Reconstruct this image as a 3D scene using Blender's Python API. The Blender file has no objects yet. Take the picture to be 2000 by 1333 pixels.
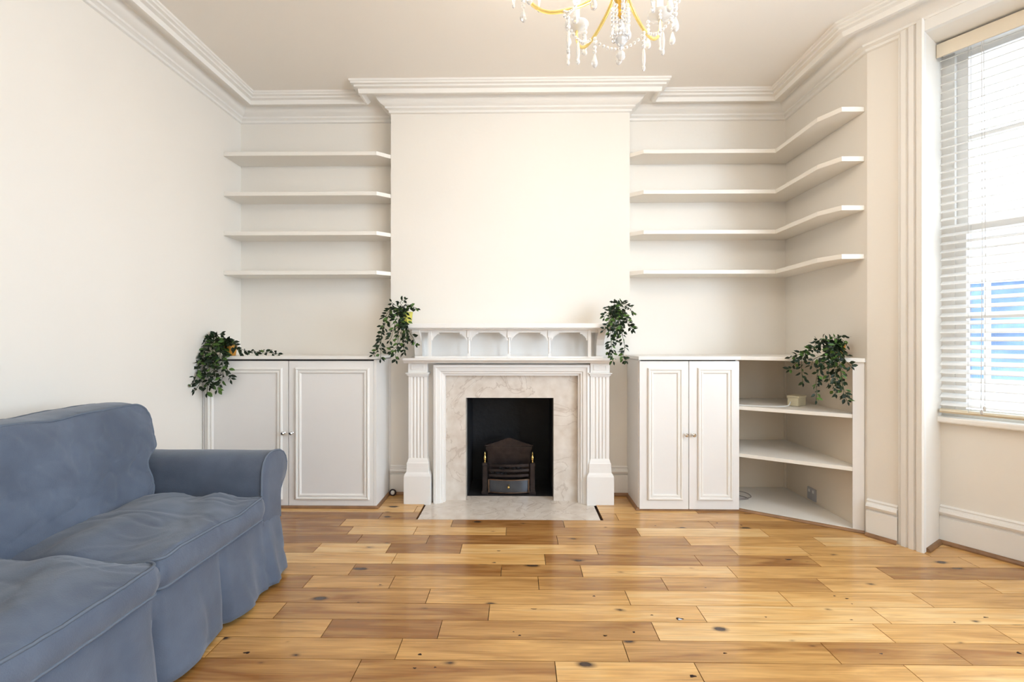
import bpy, bmesh, math, random
from mathutils import Vector, Matrix, noise
random.seed(7)
R = math.radians
SC = bpy.context.scene
COL = SC.collection

# ------------------------------------------------------------------ camera, world, light, exposure
YAW = math.atan(13/904.0)
CAMZ = 1.15
cam_d = bpy.data.cameras.new('camera'); cam = bpy.data.objects.new('camera', cam_d); COL.objects.link(cam)
cam_d.sensor_width = 36; cam_d.lens = 904/2000*36; cam_d.clip_start = 0.02
cam.location = (0, 0, CAMZ); cam.rotation_euler = (R(90), 0, YAW)
SC.camera = cam
SC.view_settings.view_transform = 'Standard'
try: SC.view_settings.look = 'None'
except Exception: pass
SC.view_settings.gamma = 1; SC.view_settings.use_curve_mapping = False
SC.view_settings.exposure = 0.97

WORLD = bpy.data.worlds.new('daylight'); SC.world = WORLD; WORLD.use_nodes = True
wn = WORLD.node_tree; wn.nodes.clear()
bg = wn.nodes.new('ShaderNodeBackground'); wo = wn.nodes.new('ShaderNodeOutputWorld')
bg.inputs[0].default_value = (0.72, 0.86, 1.0, 1); bg.inputs[1].default_value = 3.2
wn.links.new(bg.outputs[0], wo.inputs[0])

# bay geometry (plan): splayed wall with the visible window, the front of the bay, the second splay
XL, XR, YB, YBR, YREAR, ZC = -2.19, 2.07, 3.62, 3.475, -1.60, 3.0
BX0, BX1 = -0.963, 0.831                     # chimney breast
TH = math.atan2(0.56, 0.8285)                # splay angle off the room axis
O1 = Vector((XR, 2.78)); D1 = Vector((math.sin(TH), -math.cos(TH))); N1 = Vector((math.cos(TH), math.sin(TH)))
L1 = 1.45
P2 = O1 + D1*L1
O3 = Vector((P2.x, 2.78 - 2*L1*math.cos(TH) - 1.98 + L1*math.cos(TH)))
O3 = Vector((P2.x, -0.40)); D3 = Vector((-math.sin(TH), -math.cos(TH))); N3 = Vector((math.cos(TH), -math.sin(TH)))
WZ0, WZ1 = 0.72, 2.83

def area_light(name, center, normal, w, h, power, color, portal=False):
    l = bpy.data.lights.new(name, 'AREA'); l.shape = 'RECTANGLE'; l.size = w; l.size_y = h
    l.energy = power; l.color = color
    o = bpy.data.objects.new(name, l); COL.objects.link(o); o.location = center
    o.rotation_euler = Vector(normal).to_track_quat('-Z', 'Y').to_euler()
    if portal: l.cycles.is_portal = True
    return o
c1 = O1 + D1*0.72 + N1*0.42
area_light('daylight_portal', (c1.x, c1.y, 1.77), (-N1.x, -N1.y, 0), 1.0, 2.2, 1, (1, 1, 1), True)
DAY = (0.63, 0.80, 1.0)
area_light('window_daylight', (P2.x+0.42, 0.59, 1.77), (-1, 0, 0), 1.75, 2.2, 86, DAY)
c3 = O3 + D3*0.72 + N3*0.42
area_light('window_daylight', (c3.x, c3.y, 1.77), (-N3.x, -N3.y, 0), 1.0, 2.2, 20, DAY)

sl = bpy.data.lights.new('low_daylight', 'SUN'); sl.energy = 0.5; sl.angle = R(14); sl.color = (0.72, 0.86, 1.0)
so_ = bpy.data.objects.new('low_daylight', sl); COL.objects.link(so_); so_.location = (6, -3, 3)
so_.rotation_euler = Vector((-.53, .85, -.06)).to_track_quat('-Z', 'Y').to_euler()

# ------------------------------------------------------------------ materials
def mat(name, col, rough=0.5, metal=0.0, bump=0.0, bscale=60, coat=0.0, var=0.0, vscale=3.0, spec=0.5, sheen=0.0):
    m = bpy.data.materials.new(name); m.use_nodes = True
    nt = m.node_tree; b = nt.nodes['Principled BSDF']
    b.inputs['Base Color'].default_value = (*col, 1); b.inputs['Roughness'].default_value = rough
    b.inputs['Metallic'].default_value = metal; b.inputs['Specular IOR Level'].default_value = spec
    b.inputs['Coat Weight'].default_value = coat; b.inputs['Sheen Weight'].default_value = sheen
    tc = nt.nodes.new('ShaderNodeTexCoord')
    if var > 0:
        n = nt.nodes.new('ShaderNodeTexNoise'); n.inputs['Scale'].default_value = vscale; n.inputs['Detail'].default_value = 5
        nt.links.new(tc.outputs['Object'], n.inputs['Vector'])
        r = nt.nodes.new('ShaderNodeValToRGB'); r.color_ramp.elements[0].position = .3; r.color_ramp.elements[1].position = .7
        r.color_ramp.elements[0].color = (*[c*(1-var) for c in col], 1); r.color_ramp.elements[1].color = (*[min(1, c*(1+var)) for c in col], 1)
        nt.links.new(n.outputs['Fac'], r.inputs['Fac']); nt.links.new(r.outputs['Color'], b.inputs['Base Color'])
    if bump > 0:
        n2 = nt.nodes.new('ShaderNodeTexNoise'); n2.inputs['Scale'].default_value = bscale; n2.inputs['Detail'].default_value = 3
        nt.links.new(tc.outputs['Object'], n2.inputs['Vector'])
        bp = nt.nodes.new('ShaderNodeBump'); bp.inputs['Strength'].default_value = bump; bp.inputs['Distance'].default_value = .01
        nt.links.new(n2.outputs['Fac'], bp.inputs['Height']); nt.links.new(bp.outputs['Normal'], b.inputs['Normal'])
    return m

M = {}
M['wall'] = mat('wall_paint', (0.865, 0.81, 0.73), 0.75, bump=.04, bscale=40, var=.012, vscale=1.2)
M['ceiling'] = mat('ceiling_paint', (0.90, 0.845, 0.77), 0.85, bump=.03, bscale=40)
M['trim'] = mat('gloss_trim_paint', (0.88, 0.845, 0.79), 0.35, bump=.02, bscale=30, var=.01)
M['shelf'] = mat('shelf_paint', (0.87, 0.82, 0.745), 0.4, bump=.02, bscale=30, var=.01)
M['warmshade'] = mat('warm_shade_tint', (0.80, 0.69, 0.55), 0.5, bump=.02, bscale=30, var=.015)  # warm bounced shade of the open unit's recess, painted into the colour
M['cab'] = mat('cabinet_paint', (0.85, 0.815, 0.775), 0.38, bump=.02, bscale=30, var=.012)
M['fire'] = mat('surround_paint', (0.88, 0.84, 0.79), 0.38, bump=.02, bscale=30, var=.01)
M['soot'] = mat('soot_black', (0.012, 0.012, 0.014), 0.65, bump=.3, bscale=25, var=.4, vscale=5)
M['iron'] = mat('cast_iron', (0.045, 0.035, 0.034), 0.33, metal=.7, bump=.15, bscale=80, var=.25, vscale=20)
M['steel'] = mat('drawer_steel', (0.10, 0.11, 0.13), 0.22, metal=.9, var=.2, vscale=15)
M['brass'] = mat('brass', (0.75, 0.52, 0.18), 0.22, metal=1, var=.1, vscale=20)
M['bronze'] = mat('dull_bronze', (0.20, 0.13, 0.09), 0.35, metal=.9, var=.2, vscale=20)
M['chrome'] = mat('chrome', (0.62, 0.61, 0.60), 0.12, metal=1, var=.1, vscale=30)
M['bead'] = mat('floor_bead_wood', (0.26, 0.13, 0.055), 0.4, var=.3, vscale=12)
M['gap'] = mat('dark_gap', (0.02, 0.018, 0.016), 0.9, var=.2)
M['cable'] = mat('white_cable', (0.78, 0.76, 0.72), 0.4, var=.03)
M['greycable'] = mat('grey_cable', (0.30, 0.25, 0.22), 0.5, var=.05)
M['cream'] = mat('cream_plastic', (0.70, 0.62, 0.42), 0.4, var=.06, vscale=20)
M['socket'] = mat('socket_grey', (0.42, 0.40, 0.40), 0.4, var=.05)
M['dark'] = mat('dark_plastic', (0.03, 0.015, 0.02), 0.4, var=.1)
M['blind'] = mat('blind_slat', (0.85, 0.83, 0.80), 0.35, var=.01)
M['valance'] = mat('blind_valance', (0.83, 0.73, 0.58), 0.4, var=.03)
M['rail'] = mat('blind_rail', (0.72, 0.62, 0.46), 0.4, var=.05)
M['cord'] = mat('blind_cord', (0.62, 0.60, 0.57), 0.6, var=.05)
M['potyellow'] = mat('pot_yellow', (0.62, 0.56, 0.10), 0.35, var=.15, vscale=10)
M['potorange'] = mat('pot_orange', (0.75, 0.36, 0.05), 0.4, var=.15, vscale=10)
M['potwhite'] = mat('pot_white', (0.80, 0.77, 0.70), 0.3, var=.03)
M['soil'] = mat('pot_moss', (0.05, 0.06, 0.02), 0.9, bump=.5, bscale=60, var=.4, vscale=30)
M['stem'] = mat('vine_stem', (0.05, 0.06, 0.02), 0.6, var=.3, vscale=20)
M['brick'] = mat('house_render', (0.75, 0.77, 0.80), 0.8, var=.05)
M['hframe'] = mat('house_white', (0.85, 0.86, 0.88), 0.5, var=.02)
M['hglass'] = mat('house_glass', (0.13, 0.21, 0.36), 0.15, var=.45, vscale=2)
M['pave'] = mat('street_paving', (0.35, 0.35, 0.36), 0.8, var=.15, bump=.2)
M['gold'] = mat('amber_gold', (0.85, 0.50, 0.10), 0.18, metal=.85, var=.2, vscale=20)
M['candle'] = mat('candle_sleeve', (0.80, 0.74, 0.62), 0.4, var=.03)

def leaf_material():
    m = bpy.data.materials.new('leaf_green'); m.use_nodes = True; nt = m.node_tree; b = nt.nodes['Principled BSDF']
    a = nt.nodes.new('ShaderNodeAttribute'); a.attribute_name = 'tone'
    r = nt.nodes.new('ShaderNodeValToRGB'); e = r.color_ramp.elements
    e[0].color = (0.008, 0.017, 0.005, 1); e[1].color = (0.085, 0.17, 0.03, 1)
    k = e.new(.6); k.color = (0.014, 0.036, 0.010, 1)
    nt.links.new(a.outputs['Fac'], r.inputs['Fac']); nt.links.new(r.outputs['Color'], b.inputs['Base Color'])
    b.inputs['Roughness'].default_value = .5; b.inputs['Specular IOR Level'].default_value = .3
    return m
M['leaf'] = leaf_material()

def glass_material(name, tint=(1, 1, 1), fac=.07):
    m = bpy.data.materials.new(name); m.use_nodes = True; nt = m.node_tree; nt.nodes.remove(nt.nodes['Principled BSDF'])
    t = nt.nodes.new('ShaderNodeBsdfTransparent'); t.inputs[0].default_value = (*tint, 1)
    g = nt.nodes.new('ShaderNodeBsdfGlossy'); g.inputs['Roughness'].default_value = .02
    x = nt.nodes.new('ShaderNodeMixShader'); x.inputs[0].default_value = fac
    nt.links.new(t.outputs[0], x.inputs[1]); nt.links.new(g.outputs[0], x.inputs[2])
    nt.links.new(x.outputs[0], nt.nodes['Material Output'].inputs['Surface'])
    return m
M['pane'] = glass_material('window_glass')

def crystal_material():
    m = bpy.data.materials.new('cut_crystal'); m.use_nodes = True; b = m.node_tree.nodes['Principled BSDF']
    b.inputs['Base Color'].default_value = (1, 1, 1, 1); b.inputs['Roughness'].default_value = .03
    b.inputs['Transmission Weight'].default_value = .55; b.inputs['IOR'].default_value = 1.5
    b.inputs['Coat Weight'].default_value = .6
    return m
M['crystal'] = crystal_material()
M['bulb'] = mat('fill_bulb_glow', (1, .9, .7), .3); M['bulb'].node_tree.nodes['Principled BSDF'].inputs['Emission Color'].default_value = (1, .84, .64, 1); M['bulb'].node_tree.nodes['Principled BSDF'].inputs['Emission Strength'].default_value = 6  # bulb glow added to go with the warm shadow fill
M['amber'] = mat('amber_glass', (1.0, 0.80, 0.30), 0.08, var=.05)
M['amber'].node_tree.nodes['Principled BSDF'].inputs['Transmission Weight'].default_value = .7

def fabric_material():
    m = mat('slate_blue_cotton', (0.145, 0.172, 0.222), 0.85, spec=.25, sheen=.25)
    nt = m.node_tree; b = nt.nodes['Principled BSDF']; L = nt.links
    tc = nt.nodes.new('ShaderNodeTexCoord')
    n = nt.nodes.new('ShaderNodeTexNoise'); n.inputs['Scale'].default_value = 260; n.inputs['Detail'].default_value = 3
    n2 = nt.nodes.new('ShaderNodeTexNoise'); n2.inputs['Scale'].default_value = 6; n2.inputs['Detail'].default_value = 5
    L.new(tc.outputs['Object'], n.inputs['Vector']); L.new(tc.outputs['Object'], n2.inputs['Vector'])
    r = nt.nodes.new('ShaderNodeValToRGB'); r.color_ramp.elements[0].position = .35; r.color_ramp.elements[1].position = .7
    r.color_ramp.elements[0].color = (0.084, 0.102, 0.140, 1); r.color_ramp.elements[1].color = (0.116, 0.141, 0.190, 1)
    L.new(n2.outputs['Fac'], r.inputs['Fac']); L.new(r.outputs['Color'], b.inputs['Base Color'])
    ad = nt.nodes.new('ShaderNodeMath'); ad.operation = 'MULTIPLY_ADD'; ad.inputs[1].default_value = 6.0
    L.new(n2.outputs['Fac'], ad.inputs[0]); L.new(n.outputs['Fac'], ad.inputs[2])
    bp = nt.nodes.new('ShaderNodeBump'); bp.inputs['Strength'].default_value = .22; bp.inputs['Distance'].default_value = .004
    L.new(ad.outputs[0], bp.inputs['Height']); L.new(bp.outputs['Normal'], b.inputs['Normal'])
    return m
M['fabric'] = fabric_material()
M['piping'] = mat('slate_blue_piping', (0.12, 0.145, 0.185), 0.8, bump=.1, bscale=200)

def marble_material():
    m = bpy.data.materials.new('beige_marble'); m.use_nodes = True; nt = m.node_tree; b = nt.nodes['Principled BSDF']; L = nt.links
    tc = nt.nodes.new('ShaderNodeTexCoord')
    n1 = nt.nodes.new('ShaderNodeTexNoise'); n1.inputs['Scale'].default_value = 3.2; n1.inputs['Detail'].default_value = 8; n1.inputs['Distortion'].default_value = 1.6
    L.new(tc.outputs['Object'], n1.inputs['Vector'])
    r1 = nt.nodes.new('ShaderNodeValToRGB'); e = r1.color_ramp.elements
    e[0].position = .485; e[0].color = (0, 0, 0, 1); e[1].position = .515; e[1].color = (0, 0, 0, 1); k = e.new(.5); k.color = (1, 1, 1, 1)
    L.new(n1.outputs['Fac'], r1.inputs['Fac'])
    n2 = nt.nodes.new('ShaderNodeTexNoise'); n2.inputs['Scale'].default_value = 14; n2.inputs['Detail'].default_value = 6
    L.new(tc.outputs['Object'], n2.inputs['Vector'])
    r2 = nt.nodes.new('ShaderNodeValToRGB'); r2.color_ramp.elements[0].position = .3; r2.color_ramp.elements[1].position = .75
    r2.color_ramp.elements[0].color = (0.66, 0.57, 0.48, 1); r2.color_ramp.elements[1].color = (0.80, 0.73, 0.65, 1)
    L.new(n2.outputs['Fac'], r2.inputs['Fac'])
    mx = nt.nodes.new('ShaderNodeMix'); mx.data_type = 'RGBA'
    sc = nt.nodes.new('ShaderNodeMath'); sc.operation = 'MULTIPLY'; sc.inputs[1].default_value = .38
    L.new(r1.outputs['Color'], sc.inputs[0]); L.new(sc.outputs[0], mx.inputs[0])
    L.new(r2.outputs['Color'], mx.inputs[6]); mx.inputs[7].default_value = (0.33, 0.22, 0.15, 1)
    L.new(mx.outputs[2], b.inputs['Base Color']); b.inputs['Roughness'].default_value = .22
    return m
M['marble'] = marble_material()

def plank_material():
    m = bpy.data.materials.new('oak_planks'); m.use_nodes = True; nt = m.node_tree; b = nt.nodes['Principled BSDF']; L = nt.links
    N = nt.nodes.new
    tc = N('ShaderNodeTexCoord'); at = N('ShaderNodeAttribute'); at.attribute_name = 'plank'
    sep = N('ShaderNodeSeparateColor'); L.new(at.outputs['Color'], sep.inputs[0])
    off = N('ShaderNodeVectorMath'); off.operation = 'MULTIPLY_ADD'; off.inputs[1].default_value = (37, 53, 71)
    L.new(at.outputs['Color'], off.inputs[0]); L.new(tc.outputs['Object'], off.inputs[2])
    mp = N('ShaderNodeMapping'); mp.inputs['Scale'].default_value = (1.3, 11, 1); L.new(off.outputs[0], mp.inputs[0])
    # broad figure
    n1 = N('ShaderNodeTexNoise'); n1.inputs['Scale'].default_value = 1.6; n1.inputs['Detail'].default_value = 6; n1.inputs['Distortion'].default_value = .9
    L.new(mp.outputs[0], n1.inputs['Vector'])
    # fine grain
    mp2 = N('ShaderNodeMapping'); mp2.inputs['Scale'].default_value = (3, 90, 1); L.new(off.outputs[0], mp2.inputs[0])
    n2 = N('ShaderNodeTexNoise'); n2.inputs['Scale'].default_value = 1.5; n2.inputs['Detail'].default_value = 4
    L.new(mp2.outputs[0], n2.inputs['Vector'])
    # tone per plank
    r = N('ShaderNodeValToRGB'); e = r.color_ramp.elements
    e[0].position = 0; e[0].color = (0.30, 0.125, 0.032, 1); e[1].position = 1; e[1].color = (0.90, 0.63, 0.31, 1)
    k = e.new(.5); k.color = (0.70, 0.385, 0.125, 1)
    tm = N('ShaderNodeMath'); tm.operation = 'MULTIPLY_ADD'; tm.inputs[1].default_value = .95
    L.new(n1.outputs['Fac'], tm.inputs[0]); 
    t0 = N('ShaderNodeMath'); t0.operation = 'SUBTRACT'; t0.inputs[1].default_value = .475; L.new(sep.outputs[0], t0.inputs[0])
    L.new(t0.outputs[0], tm.inputs[2]); L.new(tm.outputs[0], r.inputs['Fac'])
    g = N('ShaderNodeMapRange'); g.inputs[1].default_value = .3; g.inputs[2].default_value = .7; g.inputs[3].default_value = .80; g.inputs[4].default_value = 1.10
    L.new(n2.outputs['Fac'], g.inputs[0])
    mu = N('ShaderNodeMix'); mu.data_type = 'RGBA'; mu.blend_type = 'MULTIPLY'; mu.inputs[0].default_value = 1
    L.new(r.outputs['Color'], mu.inputs[6]); L.new(g.outputs[0], mu.inputs[7])
    # knots
    mk = N('ShaderNodeMapping'); mk.inputs['Scale'].default_value = (2.6, 5.2, 1); L.new(off.outputs[0], mk.inputs[0])
    nd = N('ShaderNodeTexNoise'); nd.inputs['Scale'].default_value = 9; nd.inputs['Detail'].default_value = 4; L.new(tc.outputs['Object'], nd.inputs['Vector'])
    vd = N('ShaderNodeVectorMath'); vd.operation = 'MULTIPLY_ADD'; vd.inputs[1].default_value = (.16, .16, 0)
    L.new(nd.outputs['Color'], vd.inputs[0]); L.new(mk.outputs[0], vd.inputs[2])
    v = N('ShaderNodeTexVoronoi'); v.voronoi_dimensions = '2D'; v.inputs['Scale'].default_value = 1.0; L.new(vd.outputs[0], v.inputs['Vector'])
    sv = N('ShaderNodeSeparateColor'); L.new(v.outputs['Color'], sv.inputs[0])
    sz = N('ShaderNodeMapRange'); sz.inputs[1].default_value = .45; sz.inputs[2].default_value = 1; sz.inputs[3].default_value = -.02; sz.inputs[4].default_value = .095
    L.new(sv.outputs[0], sz.inputs[0])
    df = N('ShaderNodeMath'); df.operation = 'SUBTRACT'; L.new(sz.outputs[0], df.inputs[0]); L.new(v.outputs['Distance'], df.inputs[1])
    kr = N('ShaderNodeMapRange'); kr.inputs[1].default_value = -.045; kr.inputs[2].default_value = .03; L.new(df.outputs[0], kr.inputs[0])
    kp = N('ShaderNodeMath'); kp.operation = 'POWER'; kp.inputs[1].default_value = 1.7; L.new(kr.outputs[0], kp.inputs[0])
    mx = N('ShaderNodeMix'); mx.data_type = 'RGBA'; L.new(kp.outputs[0], mx.inputs[0]); L.new(mu.outputs[2], mx.inputs[6])
    mx.inputs[7].default_value = (0.055, 0.028, 0.016, 1)
    # dark streaks
    ms = N('ShaderNodeMapping'); ms.inputs['Scale'].default_value = (1.4, 16, 1); L.new(off.outputs[0], ms.inputs[0])
    ns = N('ShaderNodeTexNoise'); ns.inputs['Scale'].default_value = 1.8; ns.inputs['Detail'].default_value = 7; ns.inputs['Roughness'].default_value = .65; L.new(ms.outputs[0], ns.inputs['Vector'])
    rs = N('ShaderNodeMapRange'); rs.inputs[1].default_value = .59; rs.inputs[2].default_value = .78; rs.inputs[4].default_value = .75; L.new(ns.outputs['Fac'], rs.inputs[0])
    m2 = N('ShaderNodeMix'); m2.data_type = 'RGBA'; L.new(rs.outputs[0], m2.inputs[0]); L.new(mx.outputs[2], m2.inputs[6])
    m2.inputs[7].default_value = (0.16, 0.075, 0.03, 1)
    L.new(m2.outputs[2], b.inputs['Base Color'])
    b.inputs['Roughness'].default_value = .26; b.inputs['Specular IOR Level'].default_value = .5
    b.inputs['Coat Weight'].default_value = .35; b.inputs['Coat Roughness'].default_value = .10
    nw = N('ShaderNodeTexNoise'); nw.inputs['Scale'].default_value = 5; L.new(mp.outputs[0], nw.inputs['Vector'])
    bp = N('ShaderNodeBump'); bp.inputs['Strength'].default_value = .10; bp.inputs['Distance'].default_value = .004
    L.new(nw.outputs['Fac'], bp.inputs['Height']); L.new(bp.outputs['Normal'], b.inputs['Normal'])
    return m
M['plank'] = plank_material()
M['knot'] = mat('dark_knot', (0.035, 0.020, 0.014), .85, spec=.1, var=.4, vscale=40)
M['knotpale'] = mat('filled_knot', (0.55, 0.60, 0.68), .3, var=.3, vscale=60)

# ------------------------------------------------------------------ helpers
def at(px, py, D):
    """point seen at photo pixel (px,py) at distance D along the room's length"""
    a = (px-1000)/904.0
    dx = -math.sin(YAW) + a*math.cos(YAW); dy = math.cos(YAW) + a*math.sin(YAW)
    t = D/dy
    return Vector((t*dx, D, CAMZ + t*(666.5-py)/904.0))

def NB(): return bmesh.new()
def box(bm, x0, x1, y0, y1, z0, z1, T=None):
    vs = [Vector((x, y, z)) for x in (x0, x1) for y in (y0, y1) for z in (z0, z1)]
    if T: vs = [T @ v for v in vs]
    v = [bm.verts.new(c) for c in vs]
    for f in ((0, 1, 3, 2), (4, 6, 7, 5), (0, 4, 5, 1), (2, 3, 7, 6), (0, 2, 6, 4), (1, 5, 7, 3)):
        bm.faces.new([v[i] for i in f])
def prism(bm, poly, z0, z1):
    """plan polygon extruded in z"""
    a = [bm.verts.new((x, y, z0)) for x, y in poly]; b = [bm.verts.new((x, y, z1)) for x, y in poly]
    n = len(poly)
    bm.faces.new(a[::-1]); bm.faces.new(b)
    for i in range(n): bm.faces.new((a[i], a[(i+1) % n], b[(i+1) % n], b[i]))
def extr(bm, poly, f0, f1):
    """poly of 2D pts mapped through f0 and f1 (two end caps)"""
    a = [bm.verts.new(f0(*p)) for p in poly]; b = [bm.verts.new(f1(*p)) for p in poly]; n = len(poly)
    bm.faces.new(a[::-1]); bm.faces.new(b)
    for i in range(n): bm.faces.new((a[i], a[(i+1) % n], b[(i+1) % n], b[i]))
def tube(bm, pts, r, seg=8, caps=True, closed=False):
    pts = [Vector(p) for p in pts]; n = len(pts); rings = []
    up = None
    for i, p in enumerate(pts):
        if closed: t = pts[(i+1) % n] - pts[i-1]
        else: t = pts[min(i+1, n-1)] - pts[max(i-1, 0)]
        if t.length < 1e-9: t = Vector((0, 0, 1))
        t.normalize()
        if up is None: up = Vector((0, 0, 1)) if abs(t.z) < .9 else Vector((1, 0, 0))
        s = t.cross(up)
        if s.length < 1e-6: s = t.cross(Vector((1, 0, 0)))
        s.normalize(); up = s.cross(t).normalized()
        rr = r[i] if isinstance(r, (list, tuple)) else r
        rings.append([bm.verts.new(p + (s*math.cos(2*math.pi*k/seg) + up*math.sin(2*math.pi*k/seg))*rr) for k in range(seg)])
    m = n if closed else n-1
    for i in range(m):
        a, b = rings[i], rings[(i+1) % n]
        for k in range(seg): bm.faces.new((a[k], a[(k+1) % seg], b[(k+1) % seg], b[k]))
    if caps and not closed:
        bm.faces.new(rings[0][::-1]); bm.faces.new(rings[-1])
def lathe(bm, prof, c, seg=20, axis='z'):
    """prof [(r, h)] about an axis through c"""
    rings = []
    for r, h in prof:
        ring = []
        for k in range(seg):
            a = 2*math.pi*k/seg; x, y = max(r, 1e-4)*math.cos(a), max(r, 1e-4)*math.sin(a)
            v = (x, y, h) if axis == 'z' else ((x, -h, y) if axis == '-y' else (h, x, y))
            ring.append(bm.verts.new(Vector(c)+Vector(v)))
        rings.append(ring)
    for a, b in zip(rings, rings[1:]):
        for k in range(seg): bm.faces.new((a[k], a[(k+1) % seg], b[(k+1) % seg], b[k]))
    bm.faces.new(rings[0][::-1]); bm.faces.new(rings[-1])
def miter(path, p, closed=False):
    """offset an open plan path to its right-hand side by p"""
    out = []; n = len(path); P = [Vector(q) for q in path]
    for i in range(n):
        d0 = (P[i]-P[i-1]).normalized() if i > 0 else None
        d1 = (P[i+1]-P[i]).normalized() if i < n-1 else None
        if d0 is None: d0 = d1
        if d1 is None: d1 = d0
        n0 = Vector((d0.y, -d0.x)); n1 = Vector((d1.y, -d1.x))
        b = (n0+n1); b = b/ b.length
        out.append(P[i] + b*(p/ b.dot(n0)))
    return out
def sweep(bm, path, prof):
    """prof: closed list of (offset into the room, z), swept with mitred corners"""
    rows = []
    for p, z in prof:
        rows.append([bm.verts.new((q.x, q.y, z)) for q in miter(path, p)])
    m = len(prof)
    for j in range(m):
        a, b = rows[j], rows[(j+1) % m]
        for i in range(len(path)-1): bm.faces.new((a[i], a[i+1], b[i+1], b[i]))
    bm.faces.new([r[0] for r in rows]); bm.faces.new([r[-1] for r in rows][::-1])

def obj(name, bm, m, parent=None, bevel=0, smooth=None, origin=None):
    bmesh.ops.recalc_face_normals(bm, faces=bm.faces)
    me = bpy.data.meshes.new(name)
    if parent is not None:
        o0 = Vector(parent['_o']); loc = Vector((0, 0, 0)); base = o0
        # every child sits at its parent's origin
    else:
        if origin is None:
            xs = [v.co.x for v in bm.verts]; ys = [v.co.y for v in bm.verts]; zs = [v.co.z for v in bm.verts]
            origin = Vector(((min(xs)+max(xs))/2, (min(ys)+max(ys))/2, min(zs)))
        base = Vector(origin); loc = base
    bmesh.ops.translate(bm, verts=bm.verts, vec=-base)
    bm.to_mesh(me); bm.free()
    if isinstance(m, (list, tuple)):
        for q in m: me.materials.append(q)
    else: me.materials.append(m)
    if smooth is not None:
        for p in me.polygons: p.use_smooth = True
        me.set_sharp_from_angle(angle=R(smooth))
    o = bpy.data.objects.new(name, me); COL.objects.link(o); o.location = loc
    if parent is not None: o.parent = parent
    o['_o'] = tuple(base)
    if bevel:
        b = o.modifiers.new('soft_edges', 'BEVEL'); b.width = bevel; b.segments = 2; b.limit_method = 'ANGLE'; b.angle_limit = R(40)
    return o
def thing(name, label, cat, loc, group=None):
    o = bpy.data.objects.new(name, None); COL.objects.link(o); o.location = loc; o.empty_display_size = .05
    o['_o'] = tuple(loc); o['label'] = label; o['category'] = cat
    if group: o['group'] = group
    return o
def tag(o, label, cat, group=None):
    o['label'] = label; o['category'] = cat
    if group: o['group'] = group
    return o
def struct(name, bm, m, **k):
    o = obj(name, bm, m, **k); o['kind'] = 'structure'; return o
def frameT(O, d, n):
    """local (t along, r outward, z) -> world"""
    return Matrix(((d.x, n.x, 0, O.x), (d.y, n.y, 0, O.y), (0, 0, 1, 0), (0, 0, 0, 1)))

# ------------------------------------------------------------------ room shell
bm = NB(); box(bm, XL-.12, XL, YREAR-.12, YB+.3, 0, ZC); struct('wall_left', bm, M['wall'])
bm = NB()
box(bm, XL, -.45, YB, YB+.3, 0, ZC); box(bm, .32, XR+.3, YB, YB+.3, 0, ZC); box(bm, -.45, .32, YB, YB+.3, .80, ZC)
struct('wall_back', bm, M['wall'])
bm = NB()
box(bm, BX0, -.45, YBR, YB, 0, ZC); box(bm, .32, BX1, YBR, YB, 0, ZC); box(bm, -.45, .32, YBR, YB, .80, ZC)
struct('wall_chimney', bm, M['wall'])
bm = NB(); prism(bm, [(XR, YB), (XR, 2.78), (XR+.35*N1.x, 2.78+.35*N1.y), (XR+.35, YB)], 0, ZC); struct('wall_right', bm, M['wall'])
bm = NB(); box(bm, XL-.12, XR+.4, YREAR-.12, YREAR, 0, ZC); struct('wall_rear', bm, M['wall'])
bm = NB(); box(bm, XL-.12, 3.5, YREAR-.12, YB+.3, ZC, ZC+.12); struct('ceiling', bm, M['ceiling'])

def bay_wall(name, O, d, n, L, t0, t1, z0, z1, rec=.233, thick=.35):
    T = frameT(O, d, n); bm = NB()
    box(bm, 0, t0, 0, thick, 0, ZC, T); box(bm, t1, L, 0, thick, 0, ZC, T)
    box(bm, t0, t1, rec, thick, 0, z0, T); box(bm, t0, t1, 0, thick, z1, ZC, T)
    return struct(name, bm, M['wall'])
T1 = frameT(O1, D1, N1)
bay_wall('wall_bay_splay', O1, D1, N1, L1, .271, 1.18, .69, WZ1)
bay_wall('wall_bay_front', P2, Vector((0, -1)), Vector((1, 0)), P2.y+.40, .18, 1.80, .69, WZ1)
bay_wall('wall_bay_return', O3, D3, N3, L1, .271, 1.18, .69, WZ1)

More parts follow.
